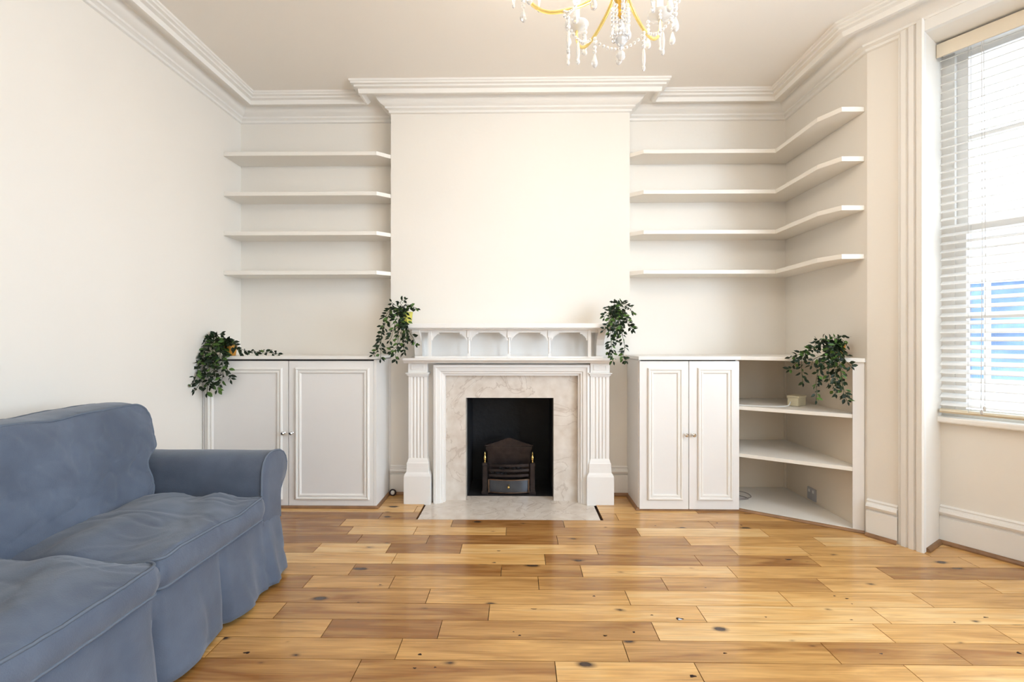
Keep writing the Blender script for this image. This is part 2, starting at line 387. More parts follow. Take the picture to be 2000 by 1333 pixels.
def window(name, T, t0, t1, r0=.26):
    w = struct(name, box_b(T, t0, t1, r0, .34, WZ0-.03, WZ1), M['trim'])
    return w
def box_b(T, t0, t1, ra, rb, z0, z1, fr=.055):
    bm = NB()
    box(bm, t0, t0+fr, ra, rb, z0, z1, T); box(bm, t1-fr, t1, ra, rb, z0, z1, T)
    box(bm, t0+fr, t1-fr, ra, rb, z0, z0+fr*.8, T); box(bm, t0+fr, t1-fr, ra, rb, z1-fr*.8, z1, T)
    return bm
for k, (T, t0, t1) in enumerate(((T1, .271, 1.18), (frameT(P2, Vector((0, -1)), Vector((1, 0))), .18, 1.80), (frameT(O3, D3, N3), .271, 1.18))):
    w = window('window_%d' % (k+1), T, t0, t1)
    for nm, za, zb, ra in (('lower_sash', WZ0+.01, 1.80, .272), ('upper_sash', 1.76, WZ1-.04, .305)):
        bm = box_b(T, t0+.05, t1-.05, ra, ra+.03, za, zb, .05)
        nb = 2 if t1-t0 < 1.2 else 4
        for i in range(1, nb):
            tt = t0+.05 + (t1-t0-.1)*i/nb; box(bm, tt-.011, tt+.011, ra+.004, ra+.026, za+.03, zb-.03, T)
        zz = za+(zb-za)*.52; box(bm, t0+.08, t1-.08, ra+.004, ra+.026, zz-.011, zz+.011, T)
        s = obj(nm, bm, M['trim'], w)
        bm = NB(); box(bm, t0+.09, t1-.09, ra+.013, ra+.017, za+.03, zb-.03, T); obj('glass_pane', bm, M['pane'], s)
    bm = NB(); box(bm, t0-.012, t1+.012, .185, .262, .690, .722, T); obj('window_sill', bm, M['trim'], w, bevel=.008)

# casing round the visible window (mitred profile)
CAS = [(0, 0), (0, .010), (.010, .014), (.016, .024), (.038, .026), (.044, .018), (.052, .030), (.074, .032), (.080, .022), (.088, .036), (.112, .040), (.120, .034), (.120, 0)]
def casing(name, T, t0, t1, zt):
    bm = NB()
    for s, e in ((1, t0-.12), (-1, t1+.12)):
        extr(bm, [(e+s*u, -v) for u, v in CAS], lambda a, b: T @ Vector((a, b, 0)), lambda a, b: T @ Vector((a, b, zt)))
    box(bm, t0, t1, -.03, 0, WZ1, zt, T)
    return struct(name, bm, M['trim'])
casing('trim_2', T1, .271, 1.18, 2.90)
casing('trim_3', frameT(O3, D3, N3), .271, 1.18, 2.90)

# cornice
RING = [(XL, YREAR), (XL, YB), (BX0, YB), (BX0, YBR), (BX1, YBR), (BX1, YB), (XR, YB), (XR, 2.78), (P2.x, P2.y), (P2.x, -.40), (O3.x+D3.x*L1, O3.y+D3.y*L1)]
CP = [(-.001, 3.0), (.235, 3.0), (.235, 2.988), (.226, 2.984), (.226, 2.974), (.208, 2.970), (.208, 2.958), (.186, 2.952), (.182, 2.922), (.168, 2.922), (.150, 2.950),
      (.100, 2.955), (.088, 2.950), (.078, 2.930), (.060, 2.912), (.036, 2.902), (.034, 2.890), (.022, 2.886), (.014, 2.880), (.012, 2.866), (.006, 2.862), (-.001, 2.860)]
bm = NB(); sweep(bm, RING, CP); struct('trim_1', bm, M['trim'], smooth=25)

# skirting with the brown bead at its foot
SK = [(0, 0), (.022, 0), (.022, .148), (.010, .152), (.010, .159), (.024, .166), (.029, .178), (.024, .191), (.012, .194), (.010, .200), (.014, .208), (.004, .216), (0, .216)]
QB = [(.021, .0), (.040, .0), (.040, .008), (.034, .018), (.027, .021), (.021, .021)]
def skirting(name, path, bead='trim'):
    bm = NB(); sweep(bm, path, SK); s = struct(name, bm, M['trim'])
    bm = NB(); sweep(bm, path, QB); obj('floor_bead', bm, M['bead'], s)
skirting('baseboard_left', [(XL, YREAR), (XL, 3.16)])
skirting('baseboard_chimney', [(BX0+.0, YBR), (-.806, YBR)])
skirting('baseboard_chimney_right', [(.66, YBR), (BX1, YBR)])
c0 = O1 + D1*.002; c1_ = O1 + D1*.149
skirting('baseboard_bay', [tuple(c0), tuple(c1_)])
q = lambda t, r: tuple(O1 + D1*t + N1*r)
skirting('baseboard_window', [q(.272, .233), q(1.179, .233)])
bm = NB(); sweep(bm, [q(.271, .0), q(.271, .233)], [(0, 0), (.018, 0), (.018, .008), (.012, .018), (.004, .021), (0, .021)]); struct('trim_4', bm, M['bead'])
skirting('baseboard_rear', [(XR, YREAR), (XL+.03, YREAR)])

# ------------------------------------------------------------------ floor of individual planks
def build_floor():
    bm = NB(); lay = bm.loops.layers.color.new('plank')
    rows = []
    seam0, w = 1.663, .11925
    HX0, HX1 = -.663, .528
    def col(f, c):
        for l in f.loops: l[lay] = c
    joints = {  # measured joint positions (photo pixel x) for the rows in view, keyed by row index from seam0
        10: (669.6, 883, 1101, 1390), 9: (684, 811, 988.6, 1246, 1494), 8: (702, 836, 1088.6, 1342, 1600), 7: (620, 759, 900.6, 1165, 1432, 1572, 1800),
        6: (530, 770, 1064.5, 1364, 1590, 1892), 5: (500, 688, 979, 1135.7, 1430, 1728), 4: (420, 602, 765.6, 1051.7, 1298, 1610, 1932),
        3: (360, 836, 1226, 1534, 1802), 2: (547, 955, 1370, 1720), 1: (300, 638.5, 859, 1280, 1726, 1960), 0: (420, 779, 1222, 1622, 1870),
        -1: (300, 695, 1086, 1368, 1792)}
    dark = {(8, 2): .10, (8, 0): .12, (10, 2): .28, (1, 2): .08, (7, 2): .30, (5, 2): .33, (9, 0): .28, (8, 1): .42, (4, 1): .30, (2, 1): .42, (5, 6): .35, (6, 4): .42, (3, 1): .5, (-1, 1): .45, (6, 0): .3, (10, 0): .25, (11, 0): .2}
    for k in range(-28, 17):
        y0 = seam0 + (k)*w; y1 = y0+w
        if y0 > YB: break
        y1 = min(y1, YB); 
        if y1 <= YREAR: continue
        y0 = max(y0, YREAR)
        if k in joints:
            xs = [at(px, 700, (y0+y1)/2).x for px in joints[k]]
        else:
            xs = []; x = -2.4 + random.random()*.8
            while x < 3.2: xs.append(x); x += random.choice((.55, .8, 1.0, 1.2, 1.4))
        xs = [XL] + [x for x in xs if XL+.05 < x < 3.25]
        while xs[-1] < 3.3: xs.append(xs[-1]+random.uniform(.7, 1.3))
        xs[-1] = 3.4
        for i in range(len(xs)-1):
            a, b = xs[i], xs[i+1]
            segs = [(a, b)]
            if y1 > 2.99:
                segs = []
                if a < HX0: segs.append((a, min(b, HX0)))
                if b > HX1: segs.append((max(a, HX1+.014), b))
            tone = dark.get((k, i), min(.95, max(.2, random.gauss(.66, .13))))
            c = (tone, random.random(), random.random(), 1)
            for a2, b2 in segs:
                if b2-a2 < .01: continue
                g, bv = .0011, .0004
                pts_t = [(a2+g+bv, y0+g+bv), (b2-g-bv, y0+g+bv), (b2-g-bv, y1-g-bv), (a2+g+bv, y1-g-bv)]
                pts_o = [(a2+g, y0+g), (b2-g, y0+g), (b2-g, y1-g), (a2+g, y1-g)]
                T = [bm.verts.new((x, y, 0)) for x, y in pts_t]; Ov = [bm.verts.new((x, y, -.0018)) for x, y in pts_o]
                Bv = [bm.verts.new((x, y, -.016)) for x, y in pts_o]
                col(bm.faces.new(T), c)
                for j in range(4):
                    jj = (j+1) % 4
                    col(bm.faces.new((Ov[j], Ov[jj], T[jj], T[j])), (tone*.55, c[1], c[2], 1)); col(bm.faces.new((Bv[j], Bv[jj], Ov[jj], Ov[j])), (tone*.4, c[1], c[2], 1))
    # knots seen in the photo, inlaid flush with the boards
    def knot(px, py, w, h, mi=1):
        D = 904*CAMZ/(py-666.5); c = at(px, py, D); c.x += 0
        n = 14; vs = []
        for j in range(n):
            a = 2*math.pi*j/n; rr = 1 + .35*noise.noise(Vector((px+math.cos(a)*2, py+math.sin(a)*2, 1)))
            rr *= .62*(1+.25*math.sin(3*a+px)); vs.append(bm.verts.new((c.x+w*rr*math.cos(a), c.y+h*rr*math.sin(a), .0005 + (.0003 if mi == 2 else 0))))
        f = bm.faces.new(vs); f.material_index = mi; col(f, (.5, .5, .5, 1))
    for px, py, w_, h_ in ((820, 1281, .012, .008), (1160, 1164, .011, .007), (965, 1100, .018, .006), (974, 1077, .016, .006), (1043, 1190, .022, .004), (1182, 1241, .012, .006),
                           (1238, 1233, .006, .005), (1015, 1242, .010, .006), (1003, 1235, .006, .004), (743, 1145, .011, .005), (810, 1308, .010, .006), (850, 1306, .007, .005),
                           (1378, 1146, .007, .004), (1630, 1160, .009, .006), (1654, 1165, .014, .006), (1664, 1175, .007, .004), (1496, 1202, .007, .005), (1663, 1206, .010, .004), (1864, 1209, .007, .006),
                           (1925, 1199, .018, .005), (1238, 1234, .008, .006), (1416, 1273, .012, .005), (1353, 1318, .018, .010), (1721, 1271, .010, .005), (1448, 1024, .010, .010), (1273, 1200, .010, .005),
                           (482, 1281, .020, .009), (1400, 1020, .012, .007), (1280, 1026, .010, .006), (1540, 1090, .030, .009), (1327, 1207, .026, .013), (700, 1180, .010, .004), (1990, 1267, .012, .010)):
        knot(px, py, w_, h_)
    knot(1328, 1208, .014, .008, 2)
    # sub-floor
    z = -.0165
    f = bm.faces.new([bm.verts.new(p) for p in ((XL, YREAR, z), (3.4, YREAR, z), (3.4, 3.90, z), (XL, 3.90, z))]); f.material_index = 1; col(f, (.1, .1, .1, 1))
    return struct('floor', bm, [M['plank'], M['knot'], M['knotpale']])
build_floor()

# ------------------------------------------------------------------ hearth and fireplace
FX = -.072                                   # centre line of the surround
bm = NB(); box(bm, -.655, .528, 2.985, 3.45, -.016, -.006)
h = obj('hearth_slab', bm, M['marble'], bevel=.002)
tag(h, 'pale veined marble hearth slab set into the wooden floor before the fireplace', 'hearth')

fp = thing('fireplace', 'white painted fireplace surround with fluted pilasters and arched overmantel gallery', 'fireplace', (FX, 3.36, -.006))
Z0 = -.006
PL = (-.800+.083, FX*2+.800-.083)            # pilaster centre lines
PL = (-.716, .573)
for s, cx in zip((-1, 1), PL):
    bm = NB(); 
    lev = [(-.006, .095, 3.250), (.195, .095, 3.250), (.208, .090, 3.254), (.222, .080, 3.262), (.258, .078, 3.264), (.284, .078, 3.264), (.290, .074, 3.268), (.306, .070, 3.272), (.318, .064, 3.276)]
    rings = []
    for z, hw, y in lev: rings.append([bm.verts.new(p) for p in ((cx-hw, y, z), (cx+hw, y, z), (cx+hw, YBR, z), (cx-hw, YBR, z))])
    for a, b in zip(rings, rings[1:]):
        for k in range(4): bm.faces.new((a[k], a[(k+1) % 4], b[(k+1) % 4], b[k]))
    bm.faces.new(rings[0][::-1]); bm.faces.new(rings[-1])
    pl = obj('plinth', bm, M['fire'], fp, bevel=.002)
    # shaft: cross section with four flutes
    sec = [(cx-.066, YBR)]; yf = 3.275
    sec.append((cx-.066, yf))
    for i in range(4):
        fc = cx-.036+i*.024; 
        sec.append((fc-.0085, yf))
        for a in (150, 120, 90, 60, 30): sec.append((fc+.0085*math.cos(R(a)), yf+.007*math.sin(R(a))))
        sec.append((fc+.0085, yf))
    sec += [(cx+.066, yf), (cx+.066, YBR)]
    bm = NB(); prism(bm, sec, .318, .895); obj('pilaster_shaft', bm, M['fire'], fp)
    bm = NB(); box(bm, cx-.067, cx+.067, 3.272, YBR, .895, .905); box(bm, cx-.083, cx+.083, 3.252, YBR, .918, .926)
    box(bm, cx-.074, cx+.074, 3.262, YBR, .905, .918)
    box(bm, cx-.068, cx+.068, 3.270, YBR, .926, .995); box(bm, cx-.046, cx+.046, 3.266, 3.270, .945, .952); box(bm, cx-.046, cx+.046, 3.266, 3.270, .972, .979)
    box(bm, cx-.046, cx-.040, 3.266, 3.270, .952, .972); box(bm, cx+.040, cx+.046, 3.266, 3.270, .952, .972)
    obj('capital', bm, M['fire'], fp, bevel=.0015)
# architrave frame round the slips
AX0, AX1, AZ = -.610, .507, .985
prof = [(0, 0), (0, .06), (.006, .075), (.022, .078), (.026, .070), (.050, .066), (.056, .058), (.066, .056), (.070, .040), (.083, .038), (.083, 0)]
def arch_path(u):  # outer offset u inward
    return [(AX0+u, Z0), (AX0+u, AZ-u), (AX1-u, AZ-u), (AX1-u, Z0)]
bm = NB(); rows = []
for u, v in prof: rows.append([bm.verts.new((x, 3.350-v, z)) for x, z in arch_path(u)])
for j in range(len(rows)):
    a, b = rows[j], rows[(j+1) % len(rows)]
    for i in range(3): bm.faces.new((a[i], a[i+1], b[i+1], b[i]))
bm.faces.new([r[0] for r in rows]); bm.faces.new([r[-1] for r in rows][::-1])
obj('architrave', bm, M['fire'], fp)
bm = NB()   # carcass joining pilasters to architrave and breast
box(bm, -.652, AX0+.002, 3.335, YBR, Z0, .995); box(bm, AX1-.002, .510, 3.335, YBR, Z0, .995); box(bm, AX0, AX1, 3.345, YBR, .93, .995)
obj('surround_backing', bm, M['fire'], fp)
bm = NB(); box(bm, -.550, -.383, 3.352, 3.44, Z0, .94); box(bm, .253, .425, 3.352, 3.44, Z0, .94); box(bm, -.383, .253, 3.352, 3.44, .738, .94)
obj('marble_slips', bm, M['marble'], fp)['label'] = 'beige veined marble slips round the fire opening'
bm = NB()   # ledge
extr(bm, [(3.200, 1.030), (3.200, 1.018), (3.206, 1.012), (3.222, 1.006), (3.234, .995), (YBR, .995), (YBR, 1.030)], lambda a, b: Vector((-.806, a, b)), lambda a, b: Vector((.662, a, b)))
obj('frieze_ledge', bm, M['fire'], fp)
# gallery
gx0, gx1 = -.735, .595; gz0, gz1 = 1.030, 1.230; yg = 3.262
bm = NB(); box(bm, gx0, gx1, 3.405, YBR, gz0, gz1); obj('gallery_panel', bm, M['fire'], fp)
bm = NB(); box(bm, gx0+.01, gx1-.01, yg, yg+.03, gz1-.020, gz1); obj('gallery_rail', bm, M['fire'], fp)
bm = NB(); box(bm, gx0, gx1, yg, yg+.02, gz0, gz0+.012); obj('gallery_sill', bm, M['fire'], fp)
posts = [-.628, -.352, -.067, .218, .498]
def bracket(bm, x, sgn, zt, ln=.055, dp=.055, y0=yg+.003, y1=yg+.023):
    pts = [(x, zt), (x+sgn*ln, zt), (x+sgn*ln, zt-.010), (x+sgn*ln*.72, zt-.012), (x+sgn*ln*.66, zt-.020), (x+sgn*ln*.42, zt-.028), (x+sgn*ln*.22, zt-.042), (x+sgn*ln*.16, zt-dp), (x, zt-dp)]
    extr(bm, pts, lambda a, b: Vector((a, y0, b)), lambda a, b: Vector((a, y1, b)))
for i, x in enumerate(posts):
    bm = NB()
    if 0 < i < 4:
        box(bm, x-.012, x+.012, yg-.004, yg+.022, gz1-.055, gz1+.001)
        lathe(bm, [(.009, gz0+.002), (.009, gz0+.03), (.006, gz0+.036), (.0095, gz0+.05), (.008, gz0+.10), (.0065, gz1-.075), (.010, gz1-.068), (.010, gz1-.055)], (x, yg+.012, 0), 12)
        box(bm, x-.011, x+.011, yg-.004, yg+.022, gz0+.0005, gz0+.03)
    else:
        box(bm, x-.011, x+.011, yg-.004, yg+.022, gz0+.0005, gz1)
    if i < 4: bracket(bm, x+.010, 1, gz1-.020)
    if i > 0: bracket(bm, x-.010, -1, gz1-.020)
    obj('gallery_spindle', bm, M['fire'], fp)
# carved corbel ends of the gallery (side consoles)
for s, x in ((-1, -.722), (1, .582)):
    bm = NB(); w2 = .055
    pts = [(YBR, gz0), (3.335, gz0), (3.325, gz0+.02), (3.315, gz0+.09), (3.290, gz0+.13), (3.255, gz0+.16), (3.235, gz0+.185), (3.235, gz1), (YBR, gz1)]
    extr(bm, pts, lambda a, b: Vector((x-w2/2, a, b)), lambda a, b: Vector((x+w2/2, a, b)))
    obj('corbel', bm, M['fire'], fp, bevel=.002)
bm = NB(); box(bm, -.850, .720, 3.195, YBR, gz1+.008, 1.272); box(bm, -.835, .705, 3.212, YBR, gz1, gz1+.008)
obj('mantel_shelf', bm, M['fire'], fp, bevel=.004)
# fire box
bm = NB(); t = .02
x0, x1, y0, y1, z0, z1 = -.383, .253, 3.441, 3.86, -.006, .765
box(bm, x0-t, x0, y0, y1, z0, z1); box(bm, x1, x1+t, y0, y1, z0, z1); box(bm, x0-t, x1+t, y1, y1+t, z0, z1); box(bm, x0-t, x1+t, y0, y1+t, z1, z1+t); box(bm, x0-t, x1+t, 3.451, y1+t, z0-.008, z0)
obj('firebox', bm, M['soot'], fp)['label'] = 'soot black fire chamber'

# fire basket
GX = -.075
gr = thing('fire_basket', 'cast iron fire basket with brass finials standing in the black fireplace opening', 'fire grate', (GX, 3.56, -.006))
zb = -.006
for s in (-1, 1):
    x = GX+s*.180
    bm = NB(); box(bm, x-.024, x+.024, 3.476, 3.520, zb, zb+.025)
    ring = [(.018, zb+.025), (.016, zb+.07), (.017, zb+.075), (.0145, zb+.21), (.019, zb+.222), (.017, zb+.236)]
    for (a, za), (b, zc) in zip(ring, ring[1:]):
        v1 = [bm.verts.new((x+p*a, 3.498+q_*a, za)) for p, q_ in ((-1, -1), (1, -1), (1, 1), (-1, 1))]
        v2 = [bm.verts.new((x+p*b, 3.498+q_*b, zc)) for p, q_ in ((-1, -1), (1, -1), (1, 1), (-1, 1))]
        for k in range(4): bm.faces.new((v1[k], v1[(k+1) % 4], v2[(k+1) % 4], v2[k]))
        bm.faces.new(v2); bm.faces.new(v1[::-1])
    lg = obj('leg', bm, M['iron'], gr)
    bm = NB(); lathe(bm, [(.007, 0), (.009, .006), (.005, .012), (.011, .028), (.012, .040), (.006, .052), (.004, .058), (.007, .064), (.003, .074), (.001, .082)], (x, 3.498, zb+.236), 14)
    obj('finial', bm, M['brass'], gr, smooth=60)['label'] = 'brass finial'
def bow(bm, zc, hh, th, bulge, w=.152, n=14, y0=3.505):
    a = []
    for i in range(n+1):
        u = -1+2*i/n; y = y0-bulge*(1-u*u); a.append((GX+u*w, y))
    for (xa, ya), (xb, yb) in zip(a, a[1:]):
        v = [bm.verts.new(p) for p in ((xa, ya, zc-hh), (xb, yb, zc-hh), (xb, yb, zc+hh), (xa, ya, zc+hh), (xa, ya+th, zc-hh), (xb, yb+th, zc-hh), (xb, yb+th, zc+hh), (xa, ya+th, zc+hh))]
        for f in ((0, 1, 2, 3), (5, 4, 7, 6), (3, 2, 6, 7), (4, 5, 1, 0)): bm.faces.new([v[q_] for q_ in f])
for zc in (.210, .172, .134):
    bm = NB(); bow(bm, zc, .009, .010, .022); obj('bar', bm, M['iron'], gr, smooth=30)
bm = NB(); bow(bm, .054, .046, .008, .022, .148); box(bm, GX-.15, GX+.15, 3.515, 3.60, .0, .012)
dr = obj('ash_drawer', bm, M['steel'], gr, smooth=30)
bm = NB()
bow(bm, .101, .004, .014, .027, .152); bow(bm, .006, .004, .014, .027, .152); box(bm, GX-.156, GX-.146, 3.497, 3.51, .002, .105); box(bm, GX+.146, GX+.156, 3.497, 3.51, .002, .105)
obj('drawer_frame', bm, M['bronze'], dr, smooth=30)
bm = NB(); lathe(bm, [(.004, 0), (.004, .012), (.010, .018), (.011, .026), (.005, .032)], (GX, 3.484, .054), 14, axis='-y'); obj('knob', bm, M['brass'], dr, smooth=60)['label'] = 'brass knob'
bm = NB(); box(bm, GX-.17, GX-.16, 3.51, 3.60, .02, .20); box(bm, GX+.16, GX+.17, 3.51, 3.60, .02, .20)
for i in range(7): box(bm, GX-.15+i*.05-.005, GX-.15+i*.05+.005, 3.515, 3.60, .112, .120)
obj('side_and_base_bars', bm, M['iron'], gr)
bm = NB()
extr(bm, [(GX-.178, .300), (GX+.178, .300), (GX+.178, .333), (GX-.178, .333)], lambda a, b: Vector((a, 3.585, b)), lambda a, b: Vector((a, 3.61, b)))
pts = [(GX-.188, .336)] + [(GX-.188+.376*i/16, .342+.060*(1-abs(-1+i/8)**1.15)**1.25) for i in range(17)] + [(GX+.188, .336)]
extr(bm, pts, lambda a, b: Vector((a, 3.580, b)), lambda a, b: Vector((a, 3.61, b)))
extr(bm, [(GX-.165, 0), (GX+.165, 0), (GX+.165, .300), (GX-.165, .300)], lambda a, b: Vector((a, 3.592, b)), lambda a, b: Vector((a, 3.61, b)))
obj('back_plate', bm, M['iron'], gr)['label'] = 'arched pediment back plate'
bm = NB()
for i in range(26):
    c = Vector((GX+random.uniform(-.13, .13), random.uniform(3.52, 3.575), random.uniform(.135, .205)))
    bmesh.ops.create_icosphere(bm, subdivisions=1, radius=random.uniform(.013, .022), matrix=Matrix.Translation(c) @ Matrix.Diagonal((1, 1, .8, 1)))
o = obj('coal', bm, M['soot'], gr); o['kind'] = 'stuff'

# ------------------------------------------------------------------ floating shelves
SD = .215
words = ['topmost', 'second highest', 'second lowest', 'lowest']
for i, z in enumerate((2.525, 2.228, 1.934, 1.642)):
    yf = YB-SD
    bm = NB(); prism(bm, [(XL, YB), (XL, yf), (-1.050, yf), (BX0-.002, YBR), (BX0-.002, YB)], z, z+.029)
    tag(obj('wall_shelf', bm, M['shelf'], bevel=.0015), '%s white floating shelf in the alcove left of the chimney breast' % words[i], 'shelf', 'floating shelves in the left alcove')
    bm = NB(); prism(bm, [(XR, YB), (BX1+.002, YB), (BX1+.002, YBR), (.915, yf), (XR-.195, yf), (XR-.195, 2.935), (XR-.135, 2.80), (XR, 2.80)], z, z+.029)
    tag(obj('corner_wall_shelf', bm, M['shelf'], bevel=.0015), '%s white L-shaped floating shelf wrapping the corner right of the chimney breast' % words[i], 'shelf', 'L-shaped floating shelves in the right corner')

# ------------------------------------------------------------------ cupboards
YF = 3.17
def door(parent, x0, x1, z0, z1, mx, mz, knob_x, yf=YF):
    bm = NB(); box(bm, x0, x1, yf, yf+.02, z0, z1); d = obj('door', bm, M['cab'], parent, bevel=.0015)
    # raised moulding frame, mitred
    px0, px1 = mx; pz0, pz1 = mz
    prof = [(0, 0), (0, .008), (.005, .014), (.012, .014), (.016, .007), (.022, .006), (.026, .010), (.034, .009), (.040, 0)]
    bm = NB(); rows = []
    for u, v in prof: rows.append([bm.verts.new(p) for p in ((px0+u, yf-v, pz0+u), (px1-u, yf-v, pz0+u), (px1-u, yf-v, pz1-u), (px0+u, yf-v, pz1-u))])
    for a, b in zip(rows, rows[1:]):
        for k in range(4): bm.faces.new((a[k], a[(k+1) % 4], b[(k+1) % 4], b[k]))
    obj('panel_moulding', bm, M['trim'], d)
    bm = NB(); lathe(bm, [(.009, 0), (.009, .003), (.005, .006), (.005, .014), (.010, .018), (.0135, .024), (.0125, .031), (.007, .036)], (knob_x, yf, .517), 10, axis='-y')
    obj('knob', bm, M['chrome'], d)['label'] = 'small round chrome knob'
lc = thing('alcove_cupboard', 'white two-door cupboard filling the left alcove behind the sofa', 'cupboard', (-1.58, 3.4, 0))
LX1 = -.978
bm = NB(); box(bm, XL+.006, XL+.024, YF+.021, YB-.01, .005, 1.02); box(bm, LX1-.018, LX1, YF+.0, YBR-.001, .005, 1.02); box(bm, LX1-.018, BX0-.001, YBR+.001, YBR+.015, .005, 1.02); box(bm, XL+.024, LX1-.018, YF+.03, YB-.02, .005, .025); box(bm, XL+.024, LX1-.018, YB-.02, YB-.01, .005, 1.02)
box(bm, XL+.006, XL+.012, YF, YF+.021, .005, 1.016)
obj('carcass', bm, M['cab'], lc)
door(lc, XL+.016, -1.590, .012, 1.012, (-2.148, -1.628), (.058, .965), -1.616)
door(lc, -1.585, LX1-.020, .012, 1.012, (-1.537, -1.027), (.058, .965), -1.560)
bm = NB(); box(bm, XL+.024, LX1-.018, YF+.006, YF+.024, 1.012, 1.024); obj('top_shadow_gap', bm, M['gap'], lc)
bm = NB(); sweep(bm, [(LX1, YBR), (LX1, YF), (XL, YF)][::-1], [(0, 0), (.018, 0), (.018, .006), (.012, .014), (.0, .016)]); obj('floor_bead', bm, M['bead'], lc)
bm = NB(); prism(bm, [(XL, YB), (XL, YF-.012), (LX1+.008, YF-.012), (LX1+.008, YBR-.001), (BX0-.001, YBR-.001), (BX0-.001, YB)], 1.024, 1.046)
tag(obj('worktop', bm, M['trim'], bevel=.003), 'white painted worktop of the left alcove cupboard', 'worktop')

rc = thing('alcove_cupboard', 'narrow white two-door cupboard right of the fireplace', 'cupboard', (1.15, 3.4, 0))
RX0, RX1 = .812, 1.490
YG = 3.165
bm = NB(); box(bm, RX0, RX0+.018, YG, YBR-.001, .005, 1.02); box(bm, RX1-.018, RX1, YG, YB-.01, .005, 1.02); box(bm, RX0+.018, RX1-.018, YG+.03, YB-.02, .005, .025); box(bm, BX1+.01, RX1-.018, YB-.02, YB-.01, .005, 1.02)
obj('carcass', bm, M['cab'], rc)
door(rc, RX0+.006, 1.148, .012, 1.014, (.872, 1.108), (.075, .968), 1.128, YG-.02)
door(rc, 1.152, RX1-.002, .012, 1.014, (1.208, 1.443), (.075, .968), 1.178, YG-.02)
bm = NB(); box(bm, RX0+.018, RX1-.018, YG, YG+.02, 1.016, 1.022); obj('top_shadow_gap', bm, M['gap'], rc)
bm = NB(); sweep(bm, [(RX0, YBR-.045), (RX0, YG), (RX1, YG)], [(-.001, 0), (.018, 0), (.018, .006), (.012, .014), (-.001, .016)][::1])
obj('floor_bead', bm, M['bead'], rc)

# open corner unit
PA = Vector((RX1, YG)); PB = Vector((XR-.004, 2.795)); dd = (PB-PA).normalized(); nn = Vector((dd.y, -dd.x))
if nn.y > 0: nn = -nn
cu = thing('corner_shelf_unit', 'white open corner unit with slanted front and two shelves beside the window', 'shelf unit', (1.8, 3.3, 0))
def tri(bm, z0, z1, back=0.0, yb=YB-.008):
    a = PA - nn*back; b = PB - nn*back
    prism(bm, [(RX1+.001, yb), (a.x+.001, a.y), (min(b.x, XR-.006), b.y), (XR-.006, yb)], z0, z1)
bm = NB(); tri(bm, .004, .018); obj('base_board', bm, M['shelf'], cu, bevel=.001)
for z in (.683, .362):
    bm = NB(); tri(bm, z, z+.024, .006); obj('shelf_board', bm, M['shelf'], cu, bevel=.0015)
bm = NB(); a = PB - dd*.058
prism(bm, [(a.x, a.y), (PB.x, PB.y), (PB.x-nn.x*.018, PB.y-nn.y*.018), (a.x-nn.x*.018, a.y-nn.y*.018)], .004, 1.022); obj('end_stile', bm, M['cab'], cu, bevel=.0015)
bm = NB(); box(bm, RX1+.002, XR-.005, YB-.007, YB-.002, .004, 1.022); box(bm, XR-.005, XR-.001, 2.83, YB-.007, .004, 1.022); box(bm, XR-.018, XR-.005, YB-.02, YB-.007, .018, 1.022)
obj('back_panel', bm, M['warmshade'], cu)  # beige tint carries the warm shading inside the unit
bm = NB(); sweep(bm, [tuple(PA), tuple(PB)], [(-.001, 0), (.018, 0), (.018, .006), (.012, .014), (-.001, .016)]); obj('floor_bead', bm, M['bead'], cu)
bm = NB(); A2 = PA + nn*.014; B2 = PB + nn*.014
prism(bm, [(BX1+.002, YB), (BX1+.002, YBR-.002), (RX0-.004, YBR-.002), (RX0-.004, YG-.034), (RX1+.002, YG-.034), (B2.x+.0, B2.y), (XR-.001, 2.79), (XR-.001, YB)], 1.022, 1.047)
tag(obj('worktop', bm, M['trim'], bevel=.003), 'long white worktop with slanted end over the cupboard and open corner unit', 'worktop')

# ------------------------------------------------------------------ small fittings
bm = NB(); yy = 3.283
box(bm, XR-.014, XR-.0055, yy-.046, yy+.046, .030, .116); 
so = obj('wall_socket', bm, M['socket'], bevel=.002)
tag(so, 'grey metal double wall socket low inside the open corner unit', 'socket')
so['_o'] = tuple(so.location)
for k in (-1, 1):
    bm = NB(); box(bm, XR-.0165, XR-.014, yy+k*.022-.008, yy+k*.022+.008, .084, .104); obj('switch', bm, M['cable'], so)
bx = thing('junction_box', 'small cream plastic box on the upper shelf of the open corner unit', 'box', (1.88, 3.24, .707))
Tb = Matrix.Translation((1.905, 3.20, .708)) @ Matrix.Rotation(R(35), 4, 'Z')
bm = NB(); box(bm, -.055, .055, -.035, .035, 0, .060, Tb); obj('casing', bm, M['cream'], bx, bevel=.004)
bm = NB(); box(bm, -.059, .059, -.039, .039, .056, .070, Tb); obj('lid', bm, M['cream'], bx, bevel=.004)
def smooth_pts(pts, n=6):
    P = [Vector(p) for p in pts]; out = []
    for i in range(len(P)-1):
        p0, p1, p2, p3 = P[max(i-1, 0)], P[i], P[i+1], P[min(i+2, len(P)-1)]
        for k in range(n):
            t = k/n; out.append(.5*((2*p1)+(-p0+p2)*t+(2*p0-5*p1+4*p2-p3)*t*t+(-p0+3*p1-3*p2+p3)*t**3))
    out.append(P[-1]); return out
bm = NB(); tube(bm, smooth_pts([(1.85, 3.178, .735), (1.82, 3.15, .715), (1.76, 3.13, .711), (1.66, 3.14, .711), (1.50, 3.20, .711)]), .0035)
tag(obj('cable', bm, M['cable'], smooth=60), 'white cable running left from the cream box along the upper shelf', 'cable')
